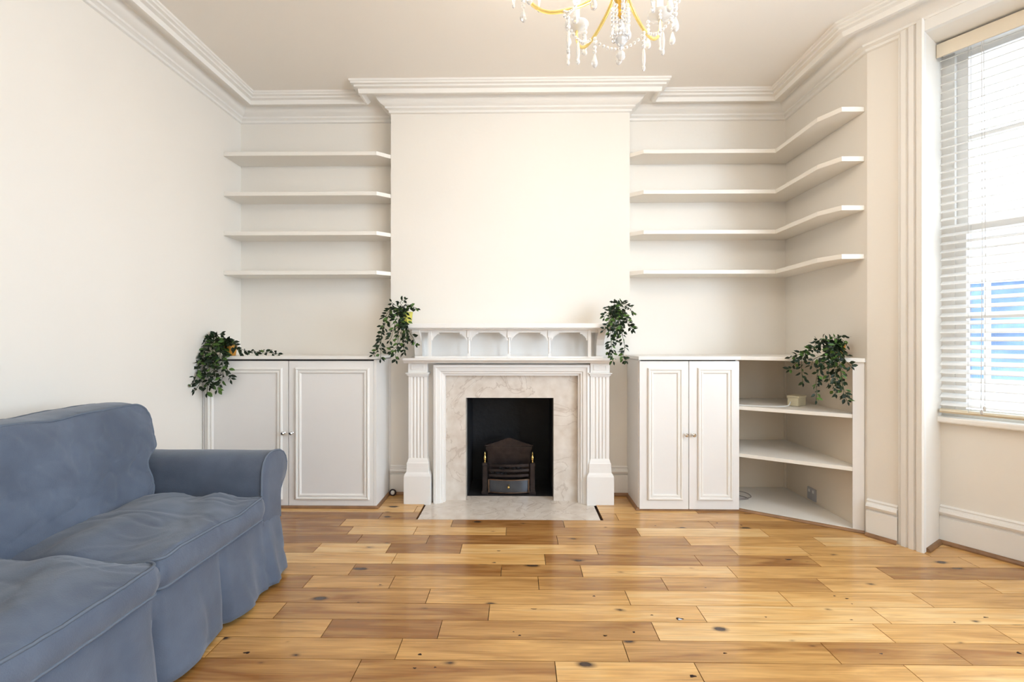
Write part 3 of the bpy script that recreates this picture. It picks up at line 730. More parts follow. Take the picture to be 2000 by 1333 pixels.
bm = NB(); tube(bm, smooth_pts([(1.495+.0, 3.33, .515)]+[(1.50+.052*math.cos(R(a)), 3.33, .462+.055*math.sin(R(a))) for a in range(80, -81, -20)]+[(1.495, 3.33, .398)]), .0035)
tag(obj('cable', bm, M['greycable'], smooth=60), 'loop of grey cable poking out of the cupboard side on the lower shelf', 'cable')
bm = NB(); tube(bm, smooth_pts([(1.495, 3.42, .045), (1.58, 3.43, .048), (1.66, 3.41, .040), (1.68, 3.37, .024), (1.62, 3.34, .022), (1.55, 3.36, .022), (1.60, 3.40, .022), (1.64, 3.33, .022), (1.495, 3.30, .022)]), .003)
tag(obj('cable', bm, M['greycable'], smooth=60), 'coil of thin cable lying on the floor board of the open corner unit', 'cable')
bm = NB(); c = at(1543, 678.5, YB-.012)
lathe(bm, [(.008, 0), (.013, .006), (.013, .014), (.006, .016)], (c.x-.012, YB, c.z+.003), 10, axis='-y'); lathe(bm, [(.008, 0), (.014, .006), (.014, .014), (.006, .018)], (c.x+.012, YB, c.z-.003), 10, axis='-y')
tag(obj('wall_hook', bm, M['dark'], smooth=40), 'tiny dark brown double stud fixed on the back wall at the right corner', 'hook')
bm = NB(); c = Vector((-.935, YBR-.05, .024))
for k in range(1): tube(bm, [(c.x+.022*math.cos(R(a)), c.y-.0, c.z+.022*math.sin(R(a))) for a in range(0, 360, 24)], .0055, closed=True)
df_ = obj('pipe_collar', bm, M['dark'], smooth=50, origin=(c.x, c.y, .0))
tag(df_, 'small dark ring with white centre on the floor between left cupboard and fireplace', 'pipe collar')
df_['_o'] = tuple(df_.location)
bm = NB(); lathe(bm, [(.014, 0), (.015, .01), (.008, .014)], (c.x, c.y+.004, c.z), 12, axis='-y'); obj('centre', bm, M['cable'], df_)['label'] = 'white centre'

# ------------------------------------------------------------------ venetian blind in the visible window
bl = thing('venetian_blind', 'white wooden venetian blind with cream valance hanging in the bay window', 'blind', tuple(T1 @ Vector((.72, .20, .74))))
t0, t1 = .277, 1.174
bm = NB(); box(bm, t0-.004, t1+.004, .152, .164, 2.742, 2.818, T1); obj('valance', bm, M['valance'], bl, bevel=.003)['label'] = 'cream valance board'
bm = NB(); box(bm, t0+.01, t1-.01, .172, .222, 2.765, 2.812, T1); obj('head_rail', bm, M['blind'], bl)
bm = NB()
extr(bm, [(.200+.024*math.cos(R(a)), .757+.013*math.sin(R(a))) for a in range(0, 360, 30)], lambda a, b: T1 @ Vector((t0+.004, a, b)), lambda a, b: T1 @ Vector((t1-.004, a, b)))
obj('bottom_rail', bm, M['rail'], bl, smooth=50)['label'] = 'tan bottom rail'
ns = 44; zlo, zhi = .800, 2.735
pt = R(25)
slat_me = None
for i in range(ns):
    z = zlo + (zhi-zlo)*i/(ns-1)
    if i == 0:
        bm = NB(); n = 6; up = []; dn = []
        for k in range(n+1):
            u = -1+2*k/n; r = .025*u; hh = .0022*(1-u*u)
            rr = r*math.cos(pt); zz = r*math.sin(pt) + hh
            up.append((rr, zz+.0014)); dn.append((rr, zz-.0014))
        poly = dn + up[::-1]
        extr(bm, [(.200+a, z+b) for a, b in poly], lambda a, b: T1 @ Vector((t0+.006, a, b)), lambda a, b: T1 @ Vector((t1-.006, a, b)))
        first = obj('slat', bm, M['blind'], bl, smooth=40)
    else:
        c = first.copy(); COL.objects.link(c); c.parent = bl; c.location.z = z - zlo
for tt in (.40, .725, 1.05):
    bm = NB()
    for r in (.1735, .2265): tube(bm, [T1 @ Vector((tt, r, .76)), T1 @ Vector((tt, r, 2.77))], .0011, 6)
    obj('ladder_cord', bm, M['cord'], bl)
bm = NB(); tube(bm, [T1 @ Vector((.455, .160, 2.75)), T1 @ Vector((.457, .162, 1.6)), T1 @ Vector((.452, .163, .79))], .0014, 6)
tube(bm, [T1 @ Vector((.463, .160, 2.75)), T1 @ Vector((.470, .162, 1.6)), T1 @ Vector((.466, .163, .81))], .0014, 6)
for z in (.785, .805): lathe(bm, [(.002, 0), (.006, -.006), (.006, -.022), (.002, -.026)], T1 @ Vector((.455 if z < .79 else .466, .162, z)), 8)
obj('pull_cord', bm, M['cord'], bl)

# ------------------------------------------------------------------ sofa
SX = -1.185     # front plane
sofa = thing('sofa', 'slate blue fabric two-seat sofa with rolled arms and pleated skirt against the left wall', 'sofa', (-1.62, 1.48, 0))
YA0, YA1 = 2.115, 2.33                       # far arm
YN = .855                                    # near arm inner face
def wr(x, y, z, s=1.0):
    v = Vector((x*5, y*5, z*5)); w = Vector((x*16, y*11, z*14))
    u = Vector((x*7+3*noise.noise(Vector((x*3, y*3, z*3))), y*4, z*7)); q_ = Vector((x*4, y*12+2*noise.noise(Vector((x*2, y*2, z*2+7))), z*12))
    ridge = max(0, .22-abs(noise.noise(u)))/.22; ridge2 = max(0, .18-abs(noise.noise(q_)))/.18
    return s*(.009*noise.noise(v) + .004*noise.noise(w) + .0035*ridge**2 - .0045*ridge2**2)
def cushion(name, x0, x1, y0, y1, z0, z1, crown, parent, shape=None, rc=.035, bulge=.012, axis='z', nx=64, ny=68, nz=6, seed=0):
    """upholstered box cushion; 'axis' is the puffed direction"""
    bm = NB()
    hx, hy, hz = (x1-x0)/2, (y1-y0)/2, (z1-z0)/2; cx, cy, cz = (x0+x1)/2, (y0+y1)/2, (z0+z1)/2
    nu, nv, nw = (nx, ny, nz)
    V = {}
    def shape_pt(u, v, w):
        # u,v in plan of the cushion face, w through its thickness, all -1..1
        if axis == 'z': a, b, c = hx, hy, hz
        else: a, b, c = hz, hy, hx
        pu, pv = u*a, v*b
        du, dv = max(abs(pu)-(a-rc), 0), max(abs(pv)-(b-rc), 0)
        l = math.hypot(du, dv)
        if du > 0 and dv > 0 and l > 0:
            k = max(du, dv)/l; du *= k; dv *= k
            pu = math.copysign(a-rc+du, pu); pv = math.copysign(b-rc+dv, pv)
        edge = max(abs(u), abs(v))
        f = (1-abs(u)**3.0)*(1-abs(v)**3.0)
        cr = crown*(f**.6 if f > 0 else 0)
        pw = w*c + (w if abs(w) < .999 else math.copysign(1, w))*cr
        if edge > .98:   # side band bulges
            s = bulge*(1-w*w)
            pu += math.copysign(s, u) if abs(u) > .98 else 0; pv += math.copysign(s, v) if abs(v) > .98 else 0
        if axis == 'z': p = Vector((cx+pu, cy+pv, cz+pw))
        else: p = Vector((cx+pw, cy+pv, cz+pu))
        q = p + Vector((seed, seed*1.7, 0))
        d = wr(q.x, q.y, q.z, 1.0 if edge < .98 else .6)
        if axis == 'z': p.z += d*(1 if w > 0 else -.3); p.x += d*.3
        else: p.x += d*(1 if w > 0 else -.3); p.z += d*.4
        return shape(p) if shape else p
    def vert(i, j, k):
        key = (i, j, k)
        if key not in V: V[key] = bm.verts.new(shape_pt(-1+2*i/nu, -1+2*j/nv, -1+2*k/nw))
        return V[key]
    for i in range(nu):
        for j in range(nv):
            for k in (0, nw): bm.faces.new((vert(i, j, k), vert(i+1, j, k), vert(i+1, j+1, k), vert(i, j+1, k)))
    for k in range(nw):
        for i in range(nu):
            for j in (0, nv): bm.faces.new((vert(i, j, k), vert(i+1, j, k), vert(i+1, j, k+1), vert(i, j, k+1)))
        for j in range(nv):
            for i in (0, nu): bm.faces.new((vert(i, j, k), vert(i, j+1, k), vert(i, j+1, k+1), vert(i, j, k+1)))
    loops = []
    for k in (0, nw):
        idx = [(i, 0) for i in range(nu)] + [(nu, j) for j in range(nv)] + [(i, nv) for i in range(nu, 0, -1)] + [(0, j) for j in range(nv, 0, -1)]
        loops.append([vert(i, j, k).co.copy() for i, j in idx])
    o = obj(name, bm, M['fabric'], parent, smooth=50)
    bm = NB()
    for lp in loops: tube(bm, lp, .0052, 6, closed=True)
    obj('piping', bm, M['piping'], o, smooth=80)
    return o
# seat cushions
def creases(p):
    # soft pull lines running back from the front of the seat
    k = math.exp(-((p.z-.46)/.05)**2)
    p.z += k*.009*math.sin((p.y*9+p.x*22)+2*noise.noise(Vector((p.x*3, p.y*3, 0))))
    return p
cushion('seat_cushion', -1.80, -1.165, 1.487, 2.108, .338, .432, .040, sofa, shape=creases, seed=1)
cushion('seat_cushion', -1.80, -1.160, .862, 1.481, .338, .432, .044, sofa, shape=creases, seed=5)
# back cushions: lean back and spread over the arms
def back_shape(yedge, sgn):
    def f(p):
        t = (p.z-.42)/.44
        p.x += -.085*t
        s = min(1, max(0, (p.z-.60)/.08)); s = s*s*(3-2*s)
        k = max(0, 1-abs(p.y-yedge)/.22)
        p.y += sgn*.052*s*k
        # the waist at arm height
        w = math.exp(-((p.z-.585)/.05)**2); p.y -= sgn*.016*w*k
        p.z -= .012*math.sin((p.y-1.48)*7)**2*max(0, t)
        p.z += .010*max(0, t)*noise.noise(Vector((p.y*6, 0, 3)))
        return p
    return f
cushion('back_cushion', -1.845, -1.660, 1.445, 2.100, .430, .865, .030, sofa, shape=back_shape(2.10, 1), axis='x', rc=.06, seed=9)
cushion('back_cushion', -1.845, -1.660, .865, 1.440, .430, .865, .030, sofa, shape=back_shape(.865, -1), axis='x', rc=.06, seed=13)
# frame back
bm = NB(); 
extr(bm, [(-1.82, .10), (-1.86, .60), (-1.90, .74), (-1.94, .775), (-2.03, .78), (-2.08, .74), (-2.10, .60), (-2.10, .03), (-1.82, .03)], lambda a, b: Vector((a, .70, b)), lambda a, b: Vector((a, 2.28, b)))
obj('backrest', bm, M['fabric'], sofa, bevel=.01, smooth=50)
bm = NB(); box(bm, -1.83, -1.20, .862, 2.11, .14, .335); obj('seat_base', bm, M['fabric'], sofa, bevel=.012)
# arms
AP = [(0, .28), (0, .45), (.001, .52), (.006, .555), (.018, .582), (.036, .602), (.062, .615), (.095, .620), (.130, .618), (.165, .610), (.195, .594), (.218, .568), (.229, .535), (.225, .500), (.208, .468), (.184, .442), (.168, .418), (.163, .385), (.165, .34), (.168, .28)]
def arm(yin, sgn):
    n = 26; XA, XB = -2.09, SX; bm = NB(); rings = []
    ctr = Vector((0, yin+sgn*.10, .47))
    for i in range(n+3):
        if i <= n: u = i/n; x = XA+(XB-XA)*u; sc = 1.0
        else: x = XB + (.006 if i == n+1 else .008); sc = .93 if i == n+1 else .5
        ring = []
        for y, z in AP:
            P = Vector((x, yin+sgn*y, z)); P = Vector((x, ctr.y+(P.y-ctr.y)*sc, ctr.z+(P.z-ctr.z)*sc))
            if i < n:
                d = .006*noise.noise(P*5) + .003*noise.noise(P*14)
                P.y += -sgn*d; P.z += d*.5
            ring.append(bm.verts.new(P))
        rings.append(ring)
    m = len(AP)
    for a, b in zip(rings, rings[1:]):
        for k in range(m): bm.faces.new((a[k], a[(k+1) % m], b[(k+1) % m], b[k]))
    bm.faces.new(rings[0]); bm.faces.new(rings[-1])
    edge = [v.co.copy() for v in rings[n]]
    a = obj('arm', bm, M['fabric'], sofa, smooth=40)
    bm = NB(); tube(bm, edge, .0052, 6); obj('piping', bm, M['piping'], a, smooth=80)
arm(YA0, 1); arm(YN, -1)
# skirt: a loose valance round front and ends with pleats
def skirt():
    path = []
    n = 190
    pts = [(-2.08, .69-.0), (SX, .69), (SX, YA0+.166), (-2.08, YA0+.166)]
    pts = [(-2.08, YN-.166), (SX-.010, YN-.168), (SX, YN-.158), (SX, YA0+.158), (SX-.010, YA0+.168), (-2.08, YA0+.166)]
    P = [Vector(p) for p in pts]; seg = [(b-a).length for a, b in zip(P, P[1:])]; tot = sum(seg)
    samp = []
    for i in range(n+1):
        d = tot*i/n; k = 0
        while k < len(seg)-1 and d > seg[k]: d -= seg[k]; k += 1
        a, b = P[k], P[k+1]; q_ = a+(b-a)*min(1, d/seg[k]); t = (b-a).normalized(); samp.append((q_, Vector((t.y, -t.x)), tot*i/n))
    # smooth normals
    nor = []
    for i in range(n+1):
        s = Vector((0, 0))
        for j in range(max(0, i-4), min(n, i+4)+1): s += samp[j][1]
        nor.append(s.normalized())
    bm = NB(); nz = 16; rows = []
    for k in range(nz+1):
        f = k/nz; row = []
        for i, (p, _, d) in enumerate(samp):
            under = (YN < p.y < YA0) and p.x > SX-.01
            zt = .333 if under else .312
            z = zt + (.022 - zt)*f
            off = .006 + .043*f**1.1
            y = p.y
            off += .026*f*math.sin(y*24+1.2*math.sin(y*9)) * (0.6+.6*noise.noise(Vector((y*3, 0, 0))))
            off += .012*f*noise.noise(Vector((y*9, z*3, 2))) - .010*max(0, .15-abs(noise.noise(Vector((y*6+z*2, z*2.5, 8)))))/.15*f**.5
            for yc in (YA0, 1.82, 1.484, YN):     # inverted pleats
                g = (y-yc)/.011
                if p.x > SX-.02: off -= .030*f**.5*math.exp(-g*g)
            g = (y-(YA0+.05))/.03
            off += .012*f*math.exp(-g*g)
            q_ = p + nor[i]*off
            z += .006*f*noise.noise(Vector((y*7, 5, 1)))
            row.append(bm.verts.new((q_.x, q_.y, z)))
        rows.append(row)
    for a, b in zip(rows, rows[1:]):
        for i in range(n): bm.faces.new((a[i], a[i+1], b[i+1], b[i]))
    o = obj('skirt', bm, M['fabric'], sofa, smooth=70)
    sm = o.modifiers.new('thickness', 'SOLIDIFY'); sm.thickness = .003; sm.offset = -1
skirt()
bm = NB()
for x in (-1.26, -2.02):
    for y in (.76, 2.21): box(bm, x-.025, x+.025, y-.025, y+.025, 0, .15)
for i, (x, y) in enumerate(((-1.26, .76), (-1.26, 2.21), (-2.02, .76), (-2.02, 2.21))):
    b2 = NB(); box(b2, x-.025, x+.025, y-.025, y+.025, 0, .29); obj('foot', b2, M['bead'], sofa)
bm.free()

# ------------------------------------------------------------------ trailing plants
def add_leaf(bm, lay, p, d, up, ln, wd, tone):
    d = d.normalized(); s = d.cross(up)
    if s.length < 1e-4: s = d.cross(Vector((1, 0, 0)))
    s.normalize(); nrm = s.cross(d).normalized()
    c = [p, p+d*ln*.3+s*wd*.42+nrm*wd*.12, p+d*ln*.62+s*wd*.40+nrm*wd*.10, p+d*ln-nrm*ln*.08, p+d*ln*.62-s*wd*.40+nrm*wd*.10, p+d*ln*.3-s*wd*.42+nrm*wd*.12, p+d*ln*.32, p+d*ln*.64]
    v = [bm.verts.new(q_) for q_ in c]
    for f in ((0, 1, 6), (1, 2, 7, 6), (2, 3, 7), (3, 4, 7), (4, 5, 6, 7), (5, 0, 6)):
        fc = bm.faces.new([v[i] for i in f])
        for l in fc.loops: l[lay] = (tone, tone, tone, 1)
def vine(parent, pts, seed, ln=.030, step=.0155, spread=1.0):
    rnd = random.Random(seed); P = smooth_pts(pts, 8)
    bm = NB(); tube(bm, P, .0016, 5); st = obj('vine', bm, M['stem'], parent)
    bm = NB(); lay = bm.loops.layers.color.new('tone'); acc = 0; side = 1
    for a, b in zip(P, P[1:]):
        acc += (b-a).length
        if acc >= step:
            acc = 0; t = (b-a).normalized()
            for q_ in range(2):
                az = rnd.uniform(0, 2*math.pi)
                o = Vector((math.cos(az), math.sin(az)*.55, rnd.uniform(-.5, .5)))
                o = (o - t*o.dot(t)).normalized()
                d = (t*rnd.uniform(.2, .9) + o*spread + Vector((0, 0, -.15))).normalized()
                base = b + o*rnd.uniform(.0, .012)
                tone = rnd.choice((.05, .15, .3, .5, .6, .7, .95)) if rnd.random() > .1 else 1
                add_leaf(bm, lay, base, d, Vector((rnd.uniform(-1, 1), rnd.uniform(-1.5, -.2), rnd.uniform(-.3, 1))), ln*rnd.uniform(.95, 1.4), ln*rnd.uniform(.55, .75), tone)
    tip = (P[-1]-P[-2]).normalized(); add_leaf(bm, lay, P[-1], tip, Vector((0, -1, .3)), ln, ln*.5, .3)
    obj('leaves', bm, M['leaf'], st)
def plant(name, label, loc, potmat, r, h, vines, seed, ln=.030, potlabel=None):
    p = thing(name, label, 'plant', loc)
    bm = NB(); x, y, z = loc
    lathe(bm, [(r*.74, z), (r*.78, z+.004), (r*.95, z+h*.85), (r, z+h*.87), (r, z+h), (r*.9, z+h), (r*.86, z+h*.88), (0, z+h*.86)], (x, y, 0), 22)
    pt_ = obj('pot', bm, potmat, p, smooth=40)
    if potlabel: pt_['label'] = potlabel
    bm = NB(); lathe(bm, [(r*.84, z+h*.86), (r*.7, z+h*.95), (0, z+h)], (x, y, 0), 14); obj('moss', bm, M['soil'], pt_)
    top = Vector((x, y, z+h*.95))
    for i, v in enumerate(vines):
        vine(p, [top+Vector((random.uniform(-.01, .01), random.uniform(-.01, .01), 0))] + v, seed*100+i, ln)
def px(*a): return [at(*q_) for q_ in a]
mz = 1.272
plant('trailing_plant', 'artificial trailing plant with a vine stretched along the worktop of the left cupboard', (-2.055, 3.27, 1.046), M['potorange'], .045, .085, [
    px((405, 668, 3.22), (388, 690, 3.14), (388, 716, 3.10), (380, 742, 3.08), (372, 752, 3.06)),
    px((402, 680, 3.16), (398, 712, 3.12), (392, 745, 3.10), (380, 765, 3.08)),
    px((415, 672, 3.18), (410, 705, 3.12), (408, 735, 3.11), (404, 768, 3.11)),
    px((418, 680, 3.16), (418, 710, 3.12), (420, 735, 3.11), (412, 756, 3.11)),
    px((428, 675, 3.17), (434, 705, 3.12), (435, 735, 3.11), (428, 752, 3.11), (424, 762, 3.11)),
    px((432, 680, 3.17), (440, 700, 3.13), (444, 722, 3.11), (450, 742, 3.11)),
    px((430, 690, 3.16), (425, 715, 3.12), (400, 735, 3.11)),
    px((425, 658, 3.24), (432, 652, 3.24)), px((405, 662, 3.24), (392, 672, 3.22)), px((412, 660, 3.2), (402, 668, 3.18), (396, 690, 3.14)),
    px((440, 665, 3.22), (450, 670, 3.2)), px((415, 665, 3.2), (420, 690, 3.14), (405, 710, 3.12)),
    px((440, 665, 3.20), (460, 675, 3.18), (475, 684, 3.18), (492, 687, 3.20), (512, 688, 3.22), (530, 690, 3.24), (543, 691, 3.25)),
    px((438, 664, 3.20), (452, 672, 3.18), (470, 690, 3.17))], 3, ln=.036)
plant('trailing_plant', 'artificial trailing plant in a yellow pot on the left end of the mantel shelf', (-.795, 3.285, mz), M['potyellow'], .042, .085, [
    px((772, 603, 3.24), (757, 612, 3.18), (750, 632, 3.14), (745, 655, 3.14), (744, 680, 3.14), (743, 702, 3.14)),
    px((775, 603, 3.22), (762, 612, 3.16), (748, 645, 3.14), (742, 672, 3.14), (734, 690, 3.14), (728, 694, 3.14)),
    px((780, 605, 3.22), (777, 625, 3.17), (778, 650, 3.14), (776, 680, 3.14), (772, 692, 3.14), (774, 704, 3.14)),
    px((785, 605, 3.22), (785, 630, 3.17), (789, 655, 3.14), (788, 680, 3.14), (790, 688, 3.14)),
    px((790, 610, 3.2), (796, 635, 3.15), (800, 650, 3.14), (808, 662, 3.14), (812, 672, 3.14)),
    px((778, 610, 3.2), (770, 640, 3.15), (764, 660, 3.14), (760, 666, 3.14)),
    px((788, 615, 3.2), (792, 645, 3.15), (795, 665, 3.14)), px((780, 612, 3.2), (784, 640, 3.15), (780, 670, 3.14), (762, 687, 3.14)),
    px((770, 595, 3.26), (765, 590, 3.26)), px((782, 592, 3.28), (790, 586, 3.28)), px((795, 596, 3.28), (808, 600, 3.27), (815, 603, 3.26)), px((770, 600, 3.2), (764, 607, 3.2))], 5, potlabel='yellow pot')
plant('trailing_plant', 'artificial trailing plant in a pale pot on the right end of the mantel shelf', (.668, 3.285, mz), M['potwhite'], .040, .078, [
    px((1200, 603, 3.24), (1192, 620, 3.17), (1192, 645, 3.14), (1193, 670, 3.14), (1190, 688, 3.14)),
    px((1202, 605, 3.22), (1198, 630, 3.16), (1195, 660, 3.14), (1195, 690, 3.14), (1198, 706, 3.14)),
    px((1212, 605, 3.22), (1214, 630, 3.16), (1216, 655, 3.14), (1220, 680, 3.14), (1217, 696, 3.14), (1222, 705, 3.14)),
    px((1210, 610, 3.2), (1208, 635, 3.15), (1203, 668, 3.14)), px((1208, 610, 3.2), (1212, 640, 3.15), (1208, 655, 3.14)),
    px((1215, 612, 3.2), (1226, 632, 3.15), (1236, 645, 3.14)), px((1215, 610, 3.2), (1225, 625, 3.17), (1235, 642, 3.15)),
    px((1218, 600, 3.25), (1230, 603, 3.22), (1234, 611, 3.2)), px((1200, 598, 3.25), (1184, 601, 3.22)), px((1198, 605, 3.2), (1184, 615, 3.18), (1180, 622, 3.16)),
    px((1198, 615, 3.2), (1186, 638, 3.16), (1178, 646, 3.15)), px((1206, 592, 3.27), (1198, 590, 3.27)), px((1212, 592, 3.27), (1217, 590, 3.27)), px((1216, 596, 3.27), (1226, 597, 3.26)),
    px((1205, 615, 3.18), (1200, 635, 3.15), (1205, 650, 3.14)), px((1212, 615, 3.18), (1218, 635, 3.15), (1213, 645, 3.14))], 8, potlabel='pale pot')
plant('trailing_plant', 'artificial trailing plant in an orange pot on the slanted right end of the worktop', (2.005, 2.935, 1.047), M['potorange'], .040, .080, [
    px((1620, 665, 2.90), (1600, 670, 2.88), (1585, 680, 2.90), (1570, 692, 2.92), (1566, 705, 2.90), (1566, 725, 2.90), (1568, 748, 2.90)),
    px((1610, 670, 2.90), (1580, 684, 2.90), (1562, 692, 2.93), (1542, 698, 2.95)),
    px((1590, 680, 2.90), (1570, 695, 2.90), (1556, 708, 2.92), (1542, 722, 2.94)),
    px((1625, 675, 2.86), (1615, 700, 2.80), (1600, 722, 2.80), (1594, 745, 2.82), (1595, 765, 2.82), (1594, 782, 2.82)),
    px((1625, 680, 2.86), (1618, 710, 2.80), (1620, 740, 2.78), (1628, 755, 2.78), (1632, 770, 2.78)),
    px((1632, 680, 2.84), (1630, 710, 2.78), (1632, 735, 2.76), (1634, 760, 2.76)),
    px((1636, 680, 2.84), (1640, 710, 2.78), (1643, 740, 2.76), (1648, 768, 2.76), (1655, 785, 2.76)),
    px((1636, 690, 2.82), (1642, 720, 2.78), (1648, 760, 2.76), (1655, 772, 2.76)),
    px((1640, 685, 2.84), (1652, 705, 2.78), (1662, 716, 2.76)), px((1632, 662, 2.9), (1645, 664, 2.88), (1654, 676, 2.86)),
    px((1625, 662, 2.92), (1640, 658, 2.9), (1651, 659, 2.9)), px((1620, 665, 2.90), (1605, 664, 2.88), (1592, 668, 2.88)),
    px((1628, 672, 2.86), (1612, 690, 2.82), (1590, 702, 2.84), (1585, 714, 2.84)), px((1628, 680, 2.84), (1612, 705, 2.80), (1608, 715, 2.80)),
    px((1632, 672, 2.84), (1622, 695, 2.80), (1638, 712, 2.78)), px((1640, 690, 2.84), (1655, 694, 2.8)), px((1618, 668, 2.88), (1630, 690, 2.82), (1620, 712, 2.80))], 11, potlabel='orange pot')

# ------------------------------------------------------------------ chandelier
CX, CY = .352, 1.60
ch = thing('chandelier', 'amber glass chandelier hung with clear crystal drops below the ceiling', 'chandelier', (CX, CY, 2.11))
def crystal(bm, p, kind='drop', s=1.0, seg=8):
    x, y, z = p
    if kind == 'drop': prof = [(.001, 0), (.004*s, -.006*s), (.008*s, -.020*s), (.0105*s, -.030*s), (.009*s, -.038*s), (.004*s, -.043*s), (.001, -.045*s)]
    elif kind == 'spear': prof = [(.001, 0), (.0045*s, -.008*s), (.0065*s, -.030*s), (.0055*s, -.048*s), (.0035*s, -.056*s), (.006*s, -.062*s), (.005*s, -.070*s), (.001, -.074*s)]
    elif kind == 'ball': prof = [(.001, 0), (.010*s, -.005*s), (.0165*s, -.016*s), (.0165*s, -.022*s), (.011*s, -.033*s), (.001, -.038*s)]
    else: prof = [(.001, .0), (.005*s, -.003*s), (.007*s, -.007*s), (.005*s, -.011*s), (.001, -.014*s)]
    lathe(bm, [(r, z+h_) for r, h_ in prof], (x, y, 0), seg)
def strand(parent, top, nb, kind, s=1.0, name='crystal_drop'):
    bm = NB(); x, y, z = top
    for i in range(nb): crystal(bm, (x, y, z), 'bead', s); z -= .0145*s
    crystal(bm, (x, y, z), kind, s)
    o = obj(name, bm, M['crystal'], parent)
    return o
bm = NB(); lathe(bm, [(.060, 3.0), (.055, 2.975), (.012, 2.965), (.008, 2.95)], (CX, CY, 0), 24)
lathe(bm, [(.005, 2.955), (.005, 2.70)], (CX, CY, 0), 10)
obj('ceiling_rose_and_rod', bm, M['gold'], ch, smooth=40)
bm = NB(); lathe(bm, [(.010, .66), (.030, .64), (.018, .60), (.012, .56), (.035, .52), (.045, .48), (.020, .43), (.014, .38), (.030, .35), (.036, .325), (.032, .30), (.020, .275), (.010, .250), (.008, .235), (.011, .225), (.006, .215), (.001, .212)], (CX, CY, 2.05), 26)
obj('column', bm, M['gold'], ch, smooth=50)
NA = 6; DZ = Vector((0, 0, .055))
ang0 = R(50)
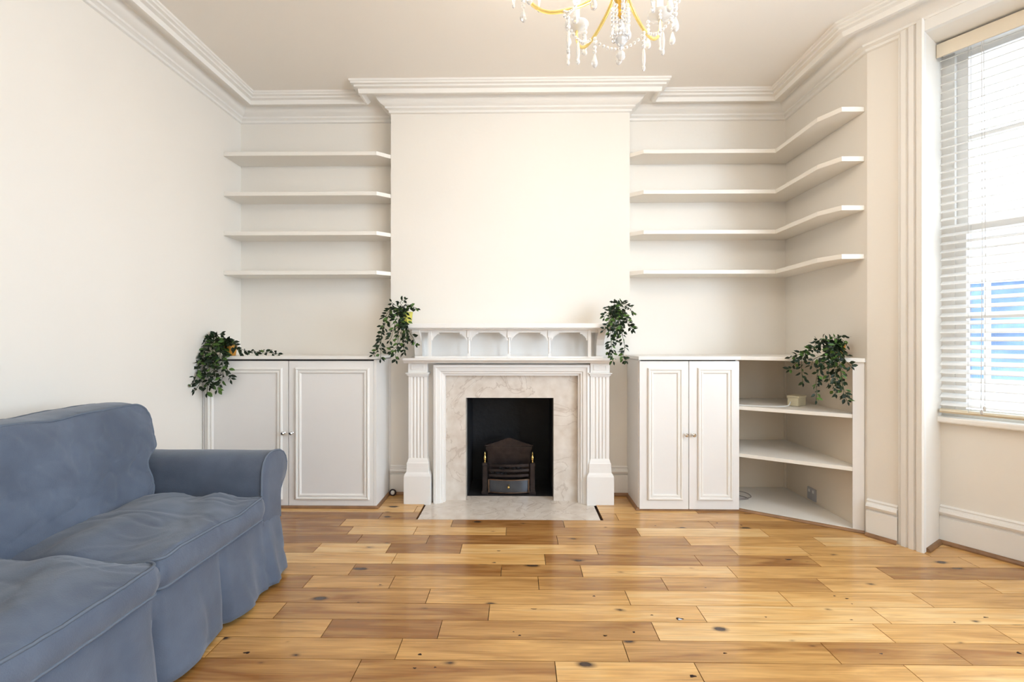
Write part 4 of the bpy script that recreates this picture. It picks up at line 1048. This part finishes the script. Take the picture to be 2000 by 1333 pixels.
for k in range(NA):
    a = ang0 + 2*math.pi*k/NA; u = Vector((math.cos(a), math.sin(a), 0)); C = Vector((CX, CY, 0)) + DZ
    pts = [C+u*.03+Vector((0, 0, 2.33)), C+u*.08+Vector((0, 0, 2.29)), C+u*.17+Vector((0, 0, 2.262)), C+u*.25+Vector((0, 0, 2.262)), C+u*.305+Vector((0, 0, 2.295)), C+u*.33+Vector((0, 0, 2.345)), C+u*.33+Vector((0, 0, 2.375))]
    bm = NB(); tube(bm, smooth_pts(pts, 8), .0065, 10); ar = obj('arm', bm, M['amber'], ch, smooth=70)
    e = C+u*.33
    bm = NB(); lathe(bm, [(.008, 2.372), (.020, 2.380), (.045, 2.388), (.050, 2.396), (.046, 2.396), (.018, 2.388), (.010, 2.392)], (e.x, e.y, DZ.z), 20); obj('drip_pan', bm, M['crystal'], ar, smooth=50)
    bm = NB(); lathe(bm, [(.012, 2.388), (.012, 2.47), (.008, 2.475)], (e.x, e.y, DZ.z), 14); obj('candle_tube', bm, M['candle'], ar, smooth=50)
    bm = NB(); lathe(bm, [(.004, 2.474), (.010, 2.482), (.015, 2.497), (.012, 2.515), (.005, 2.535), (.001, 2.545)], (e.x, e.y, DZ.z), 12); obj('candle_bulb', bm, M['bulb'], ar, smooth=60)
    pl_ = bpy.data.lights.new('candle_fill', 'POINT'); pl_.energy = 2.5; pl_.color = (1.0, 0.87, 0.72); pl_.shadow_soft_size = .05  # warm fill added above each bulb to lift the shaded walls
    po = bpy.data.objects.new('candle_fill', pl_); COL.objects.link(po); po.location = (e.x, e.y, 2.52+DZ.z+.075)
    for j in range(4):
        b = a + j*math.pi/2 + .4; w_ = Vector((math.cos(b), math.sin(b), 0))*.046
        strand(ar, (e.x+w_.x, e.y+w_.y, 2.385+DZ.z), 3 + (j % 2), 'spear' if j % 2 == 0 else 'drop', .9+.25*((k+j) % 2))
    m_ = C+u*.18
    strand(ar, (m_.x, m_.y, 2.256+DZ.z), 4, 'drop' if k % 2 else 'spear', 1.15)
    # garland from this arm to the next with a drop in its middle
    a2 = a + 2*math.pi/NA; u2 = Vector((math.cos(a2), math.sin(a2), 0))
    A_ = C+u*.20+Vector((0, 0, 2.262)); B_ = C+u2*.20+Vector((0, 0, 2.262)); bm = NB()
    for i in range(1, 14):
        t = i/14; p = A_.lerp(B_, t); p.z -= .055*4*t*(1-t); crystal(bm, p+Vector((0, 0, .007)), 'bead', .85)
    p = A_.lerp(B_, .5); crystal(bm, (p.x, p.y, p.z-.062), 'spear' if k % 2 else 'drop', 1.15)
    obj('crystal_garland', bm, M['crystal'], ar)
for k in range(8):
    a = 2*math.pi*k/8; strand(ch, (CX+.027*math.cos(a), CY+.027*math.sin(a), 2.300), 5, 'drop', .95)
strand(ch, (CX, CY, 2.258), 3, 'ball', 1.15, 'bottom_crystal')
strand(ch, (CX, CY, 2.165), 1, 'ball', .95, 'bottom_crystal')

# ------------------------------------------------------------------ outside
gd = NB(); prism(gd, [(3.6, -12), (22, -12), (22, 22), (2.6, 22), (3.0, 4)], -1.3, -1.2)
struct('ground', gd, M['pave'])
hs = thing('neighbouring_house', 'pale terraced house with white framed windows seen through the blind', 'house', (9.0, 8.5, -1.2))
vd = Vector((.72, .69)).normalized()        # away from the room
Th = frameT(Vector((5.6, 8.2)), Vector((vd.y, -vd.x)), vd)
bm = NB(); box(bm, -4, 9, 1.2, 1.5, -1.2, 3.1, Th); box(bm, -4, 9, 1.0, 1.5, 3.1, 3.3, Th)
obj('wall', bm, M['brick'], hs)
for t, w in ((-1.4, 1.2), (.05, 1.2), (1.60, .165), (1.845, 1.6), (3.75, 1.2), (5.2, 1.2)):
    bm = NB(); box(bm, t, t+w, 1.165, 1.198, .48, 2.12, Th); wn_ = obj('window', bm, M['hglass'], hs)
    bm = NB()
    for a, b, c_, d_ in ((t-.05, t, .43, 2.17), (t+w, t+w+.03, .43, 2.17), (t, t+w, .43, .50), (t, t+w, 2.10, 2.17), (t, t+w, 1.28, 1.33)):
        box(bm, a, b, 1.10, 1.165, c_, d_, Th)
    if w > .5: box(bm, t+w*.5-.02, t+w*.5+.02, 1.12, 1.165, .5, 2.1, Th)
    obj('window_frame', bm, M['hframe'], wn_)

for o in bpy.data.objects:
    if '_o' in o: del o['_o']
